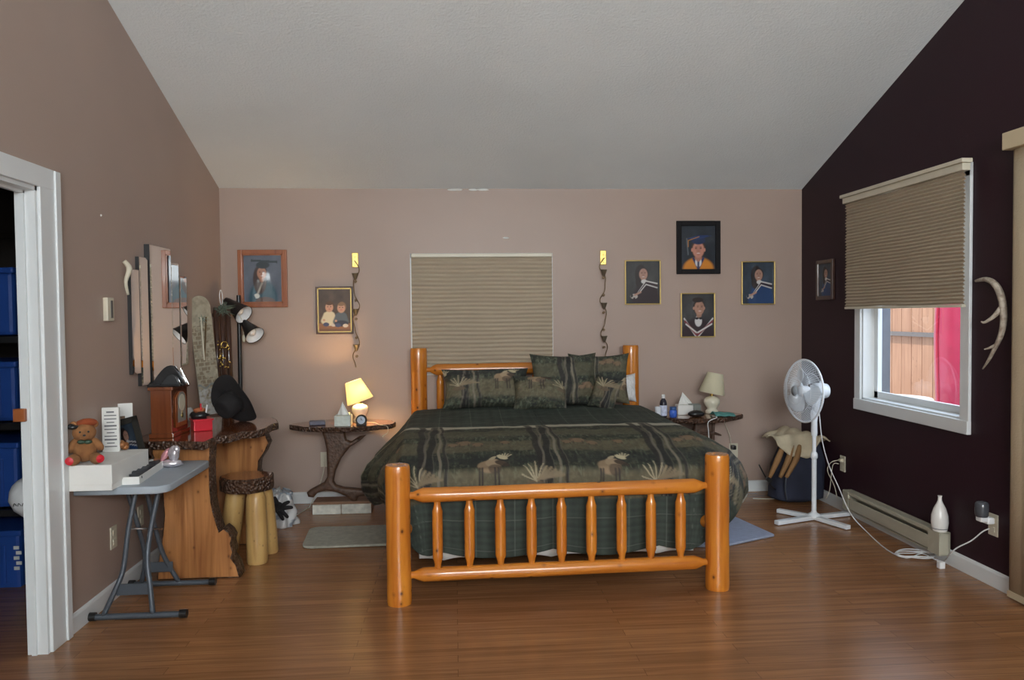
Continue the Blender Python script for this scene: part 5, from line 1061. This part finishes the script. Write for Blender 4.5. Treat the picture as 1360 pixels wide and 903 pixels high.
for k in range(4):
    b.tube([c0+Vector(((.13+.012*k)*math.cos(a)*.75, (.030+.006*k)*math.sin(a)*1.6+.012*math.sin(3*a+k), .001*k+.006*(k % 2))) for a in np.linspace(0, 2*PI, 17)[:-1]], .003, 6, close=True)
solo('coiled_cord', b, M_white, 'loose coil of white cord on the floor at the baseboard heater', 'cord')
b = MB(); b.tube([hit(1114, 611, 'x', XR-.012), hit(1104, 614, 'x', XR-.05), hit(1099, 625, 'x', XR-.06), hit(1108, 645, 'x', XR-.05), hit(1112, 662, 'x', XR-.04)], .003, 8); b.tube([hit(1114, 616, 'x', XR-.012), hit(1106, 618, 'x', XR-.04), hit(1102, 650, 'x', XR-.05), hit(1097, 662, 'x', XR-.05)], .003, 8)
b.box(Vector((XR-.018, 5.46, .369)), (.022, .026, .022), bev=.004); solo('charging_cables', b, M_cream, 'pair of thin cords hanging from the outlet beside the backpack', 'cord')
b = MB(); b.tube([hit(1000, 662, 'z', .006), hit(1020, 662.5, 'z', .006), hit(1040, 662, 'z', .006), hit(1052, 663, 'z', .006)], .003, 6); solo('floor_cable', b, M_cream, 'thin cable lying on the floor along the back wall by the backpack', 'cord')
# ---- baseboard heater
hx = XR-.014; zh = .055; y1_, y0_ = 5.315, 4.205; t = thing('baseboard_heater', 'long beige baseboard heater on the maroon wall under the window', 'heater', (XR-.05, (y0_+y1_)/2, .03)); ho = (XR-.05, (y0_+y1_)/2, .03); Hh = .135
b = MB(ho); b.box((hx-.004, (y0_+y1_)/2, zh+Hh/2), (.008, y1_-y0_, Hh)); b.box((hx-.030, (y0_+y1_)/2, zh+Hh-.004), (.058, y1_-y0_, .006), rot=(0, .08, 0)); b.box((hx-.060, (y0_+y1_)/2, zh+Hh-.012), (.004, y1_-y0_, .02)); b.box((hx-.030, (y0_+y1_)/2, zh+.004), (.05, y1_-y0_, .006)); part('housing', b, M_heater, t)
b = MB(ho); b.box((hx-.062, (y0_+y1_)/2, zh+.055), (.005, y1_-y0_-.18, .080), rot=(0, -.08, 0), bev=.002); part('front_panel', b, M_heater, t)
b = MB(ho); b.box((hx-.03, (y0_+y1_)/2, .10), (.045, y1_-y0_-.2, .06)); part('fin_element', b, M_black, t)
for y in (y0_+.055, y1_-.04): b = MB(ho); b.box((hx-.033, y, zh+Hh/2), (.066, .11 if y < 4.5 else .08, Hh), bev=.004); part('end_cap', b, M_heater, t)
# ---- white bottle vase
t = thing('bottle_vase', 'white bottle shaped vase standing on the baseboard heater', 'vase', (XR-.052, 4.245, .191)); b = MB(); b.lathe([(.037, 0), (.040, .006), (.046, .05), (.044, .09), (.032, .13), (.018, .158), (.011, .175), (.010, .195), (.013, .202)], seg=30); part('body', b, plain('white_ceramic', (.80, .79, .76), .25), t)
b = MB(); b.lathe([(.0415, .014), (.0425, .018)], seg=30, cap=False); part('ring', b, M_steel, t)
# ---- plug-in air freshener
p = Vector((XR-.012, 3.868, .35)); t = thing('air_freshener', 'plug in air freshener with smoky dome in the near outlet', 'air freshener', p); b = MB(); b.box((-.02, 0, 0), (.04, .05, .035), bev=.008); b.box((-.05, 0, .01), (.05, .045, .03), bev=.008); part('plug_body', b, M_white, t)
b = MB(); b.lathe([(.028, .02), (.032, .03), (.034, .06), (.033, .09), (.026, .10), (.001, .104)], (-.055, 0, 0), seg=24); part('dome', b, plain('smoky_plastic', (.06, .065, .075), .15), t)
b = MB(); b.box((XR-.095, 4.165, .020), (.032, .032, .038), bev=.004); solo('door_stop', b, M_white, 'small white block on the floor at the near end of the heater', 'block')
# ---- antler on the wall
X_ = XR-.03
path = [hit(x, y, 'x', X_-.0) for x, y in ((1296, 373), (1310, 371), (1322, 378), (1330, 395), (1333, 420), (1330, 443), (1320, 465), (1312, 480), (1305, 490))]
t = thing('wall_antler', 'grey bone deer antler hanging on the maroon wall right of the window', 'antler', path[4]); b = MB(path[4]); b.tube(path, [.007, .013, .017, .018, .017, .014, .010, .007, .003], 14)
part('beam', b, M_bone, t); b = MB(path[4]); b.tube([hit(1331, 408, 'x', X_), hit(1320, 420, 'x', X_-.03), hit(1308, 428, 'x', X_-.06), hit(1303, 427, 'x', X_-.07)], [.016, .011, .007, .003], 12); part('tine', b, M_bone, t)
b = MB(path[4]); b.tube([hit(1323, 458, 'x', X_), hit(1314, 462, 'x', X_-.02), hit(1307, 464, 'x', X_-.04)], [.010, .006, .003], 10); part('tine', b, M_bone, t)
# ---- patio blind at the right edge
t = thing('patio_door_blind', 'tall beige fabric blind with valance at the right edge of the maroon wall', 'window blind', (XR-.06, 3.2, 0)); o_ = (XR-.06, 3.2, 0); yE = hit(1340.5, 600, 'x', XR-.055).y
b = MB(o_); rows = []
for k in range(90):
    y = yE-.012*k; rows.append([Vector((XR-.045-.003*abs(math.sin(k*.45)), y, z)) for z in (.03, .8, 1.6, 2.25)])
b.grid(rows); o = part('fabric', b, M_beigeblind, t); o.modifiers.new('t', 'SOLIDIFY').thickness = .004
b = MB(o_); b.box((XR-.045, yE-.53, 2.285), (.088, 1.12, .085), bev=.004); part('valance', b, plain('cream_valance', (.60, .50, .33), .6), t)
b = MB(o_); b.box((XR-.045, yE-.53, .03), (.03, 1.06, .03)); part('bottom_track', b, M_beigeblind, t)
# ---- backpack
bc = hit(1062, 666, 'z', 0); BX, BY = bc.x-.015, bc.y+.06; t = thing('hiking_backpack', 'navy hiking backpack with tan straps standing in the far right corner', 'backpack', (BX, BY, 0), rotz=0)
n, m = 40, 34; rows = []
for j in range(m):
    f = j/(m-1); z = .50*f; w_ = .185*(1-.10*f)*math.sin(PI*min(1, .22+f*.78))**.35 if f > .0 else .12; w_ = .202*(min(1, f*9+.55))*(1-.38*max(0, f-.55)/.45); lean = .05*f
    rows.append([Vector((lean+w_*np.sign(math.cos(a))*abs(math.cos(a))**.75, w_*.72*np.sign(math.sin(a))*abs(math.sin(a))**.75+.006*math.sin(6*a+f*11), z)) for a in np.linspace(0, 2*PI, n+1)[:-1]])
b = MB(); b.grid(rows, wrap=True); b.add(rows[-1], [tuple(range(n))]); b.add(rows[0], [tuple(range(n))[::-1]]); part('pack_body', b, M_navy, t)
M_tan = plain('tan_webbing', (.26, .14, .055), .8, bump=.2)
for (x0, x1, x2) in ((1040, 1033, 1022), (1052, 1047, 1036), (1062, 1057, 1044)):
    pp = [hit(x0, 592, 'y', BY-.12)-Vector((BX, BY, 0)), hit(x1, 610, 'y', BY-.17)-Vector((BX, BY, 0)), hit(x2, 634, 'y', BY-.165)-Vector((BX, BY, 0))]; b = MB(); b.tube(pp, [.018, .024, .014], 10); part('strap', b, M_tan, t)
b = MB(); b.tube([hit(1008, 617, 'y', BY-.15)-Vector((BX, BY, 0)), hit(1016, 632, 'y', BY-.15)-Vector((BX, BY, 0)), hit(1024, 645, 'y', BY-.14)-Vector((BX, BY, 0)), hit(1030, 650, 'y', BY-.13)-Vector((BX, BY, 0))], .005, 8); b.box(hit(1021, 637, 'y', BY-.155)-Vector((BX, BY, 0)), (.05, .01, .03), rot=(0, .9, 0), bev=.003); part('hip_belt', b, M_black, t)
b = MB(); b.tube([hit(1044, 634, 'y', BY-.165)-Vector((BX, BY, 0)), hit(1043, 650, 'y', BY-.155)-Vector((BX, BY, 0)), hit(1045, 664, 'y', BY-.14)-Vector((BX, BY, 0))], .006, 8); part('side_strap', b, M_steel, t)
# beige cloth on it
cl = [hit(1026, 566, 'y', BY-.10), hit(1094, 580, 'y', BY-.02)]; b = MB(); rows = []
for i in range(36):
    f = i/35; x = cl[0].x+(cl[1].x-cl[0].x)*f
    rows.append([Vector((x+.01*math.sin(g*9), BY-.165+.27*g+.01*math.sin(f*20), (.535 if g > .25 else .535-.17*((.25-g)/.25)*abs(math.sin(PI*min(1, f*1.25)))**.6)-.16*abs(f-.42)**1.4+.014*math.sin(f*9+g*5)+.008*math.sin(f*19-g*13))) for g in np.linspace(0, 1, 22)])
b.grid(rows); o = solo('folded_cloth', b, M_cloth, 'rumpled beige cloth draped over the top of the backpack', 'cloth'); o.modifiers.new('t', 'SOLIDIFY').thickness = .008

# ================================================================ OUTSIDE THE RIGHT WINDOW
b = MB(); b.box((5.2, 7.2, -.02), (4.2, 9, .04)); o = struct('ground_deck', b, plain('grey_decking', (.35, .33, .30), .8)); 
M_fence = wood('cedar_fence_board', 'z', (.50, .28, .17), (.34, .17, .10), rough=.7, coat=0, knots=.4)
t = thing('board_fence', 'vertical cedar board fence outside the right window', 'fence', (5.0, 8.2, 0)); 
for k in range(20): b = MB((5.0, 8.2, 0)); x = 5.2; b.box((5.35, 6.2+k*.205, 1.2), (.025, .197, 2.4), bev=.004); part('board', b, M_fence, t)
b = MB((5.0, 8.2, 0)); b.box((5.32, 8.15, 1.18), (.04, 4.0, .05)); part('rail', b, plain('grey_rail_paint', (.15, .13, .12), .5), t)
pr_ = hit(1271, 480, 'x', 4.6); t = thing('kayak', 'red plastic boat hull standing upright outside the window', 'boat', (4.6, pr_.y, 0)); b = MB()
b.lathe([(.02, 0), (.11, .12), (.17, .5), (.19, 1.2), (.17, 1.8), (.09, 2.3), (.01, 2.45)], seg=30, squash=1.0); part('hull', b, plain('red_hull', (.42, .03, .075), .35), t); b = MB(); b.tube([(-.165, 0, .4), (-.195, 0, 1.2), (-.170, 0, 1.8)], .012, 8); part('keel', b, plain('dark_red_hull', (.45, .02, .05), .3), t)
ptb = hit(1190, 530, 'x', 3.85); t = thing('patio_table', 'white round patio table outside the right window', 'table', (3.85, ptb.y+.10, 0)); zt2 = ptb.z-.02; b = MB(); b.lathe([(.001, zt2), (.34, zt2), (.35, zt2+.012), (.34, zt2+.025), (.001, zt2+.03)], seg=48); part('table_top', b, M_white, t)
for k in range(4): a = PI/4+k*PI/2; b = MB(); b.cyl((.25*math.cos(a), .25*math.sin(a), 0), (.20*math.cos(a), .20*math.sin(a), zt2), .018); part('leg', b, M_white, t)
pp_ = hit(1170, 470, 'x', 4.4); t = thing('porch_post', 'blue grey porch post outside the right window', 'post', (4.4, pp_.y, 0)); b = MB(); b.box((0, 0, 1.3), (.13, .13, 2.6), bev=.008); part('shaft', b, plain('blue_grey_paint', (.16, .22, .28), .6), t); b = MB(); b.box((0, 0, .06), (.17, .17, .12), bev=.008); part('foot', b, plain('blue_grey_paint', (.16, .22, .28), .6), t)
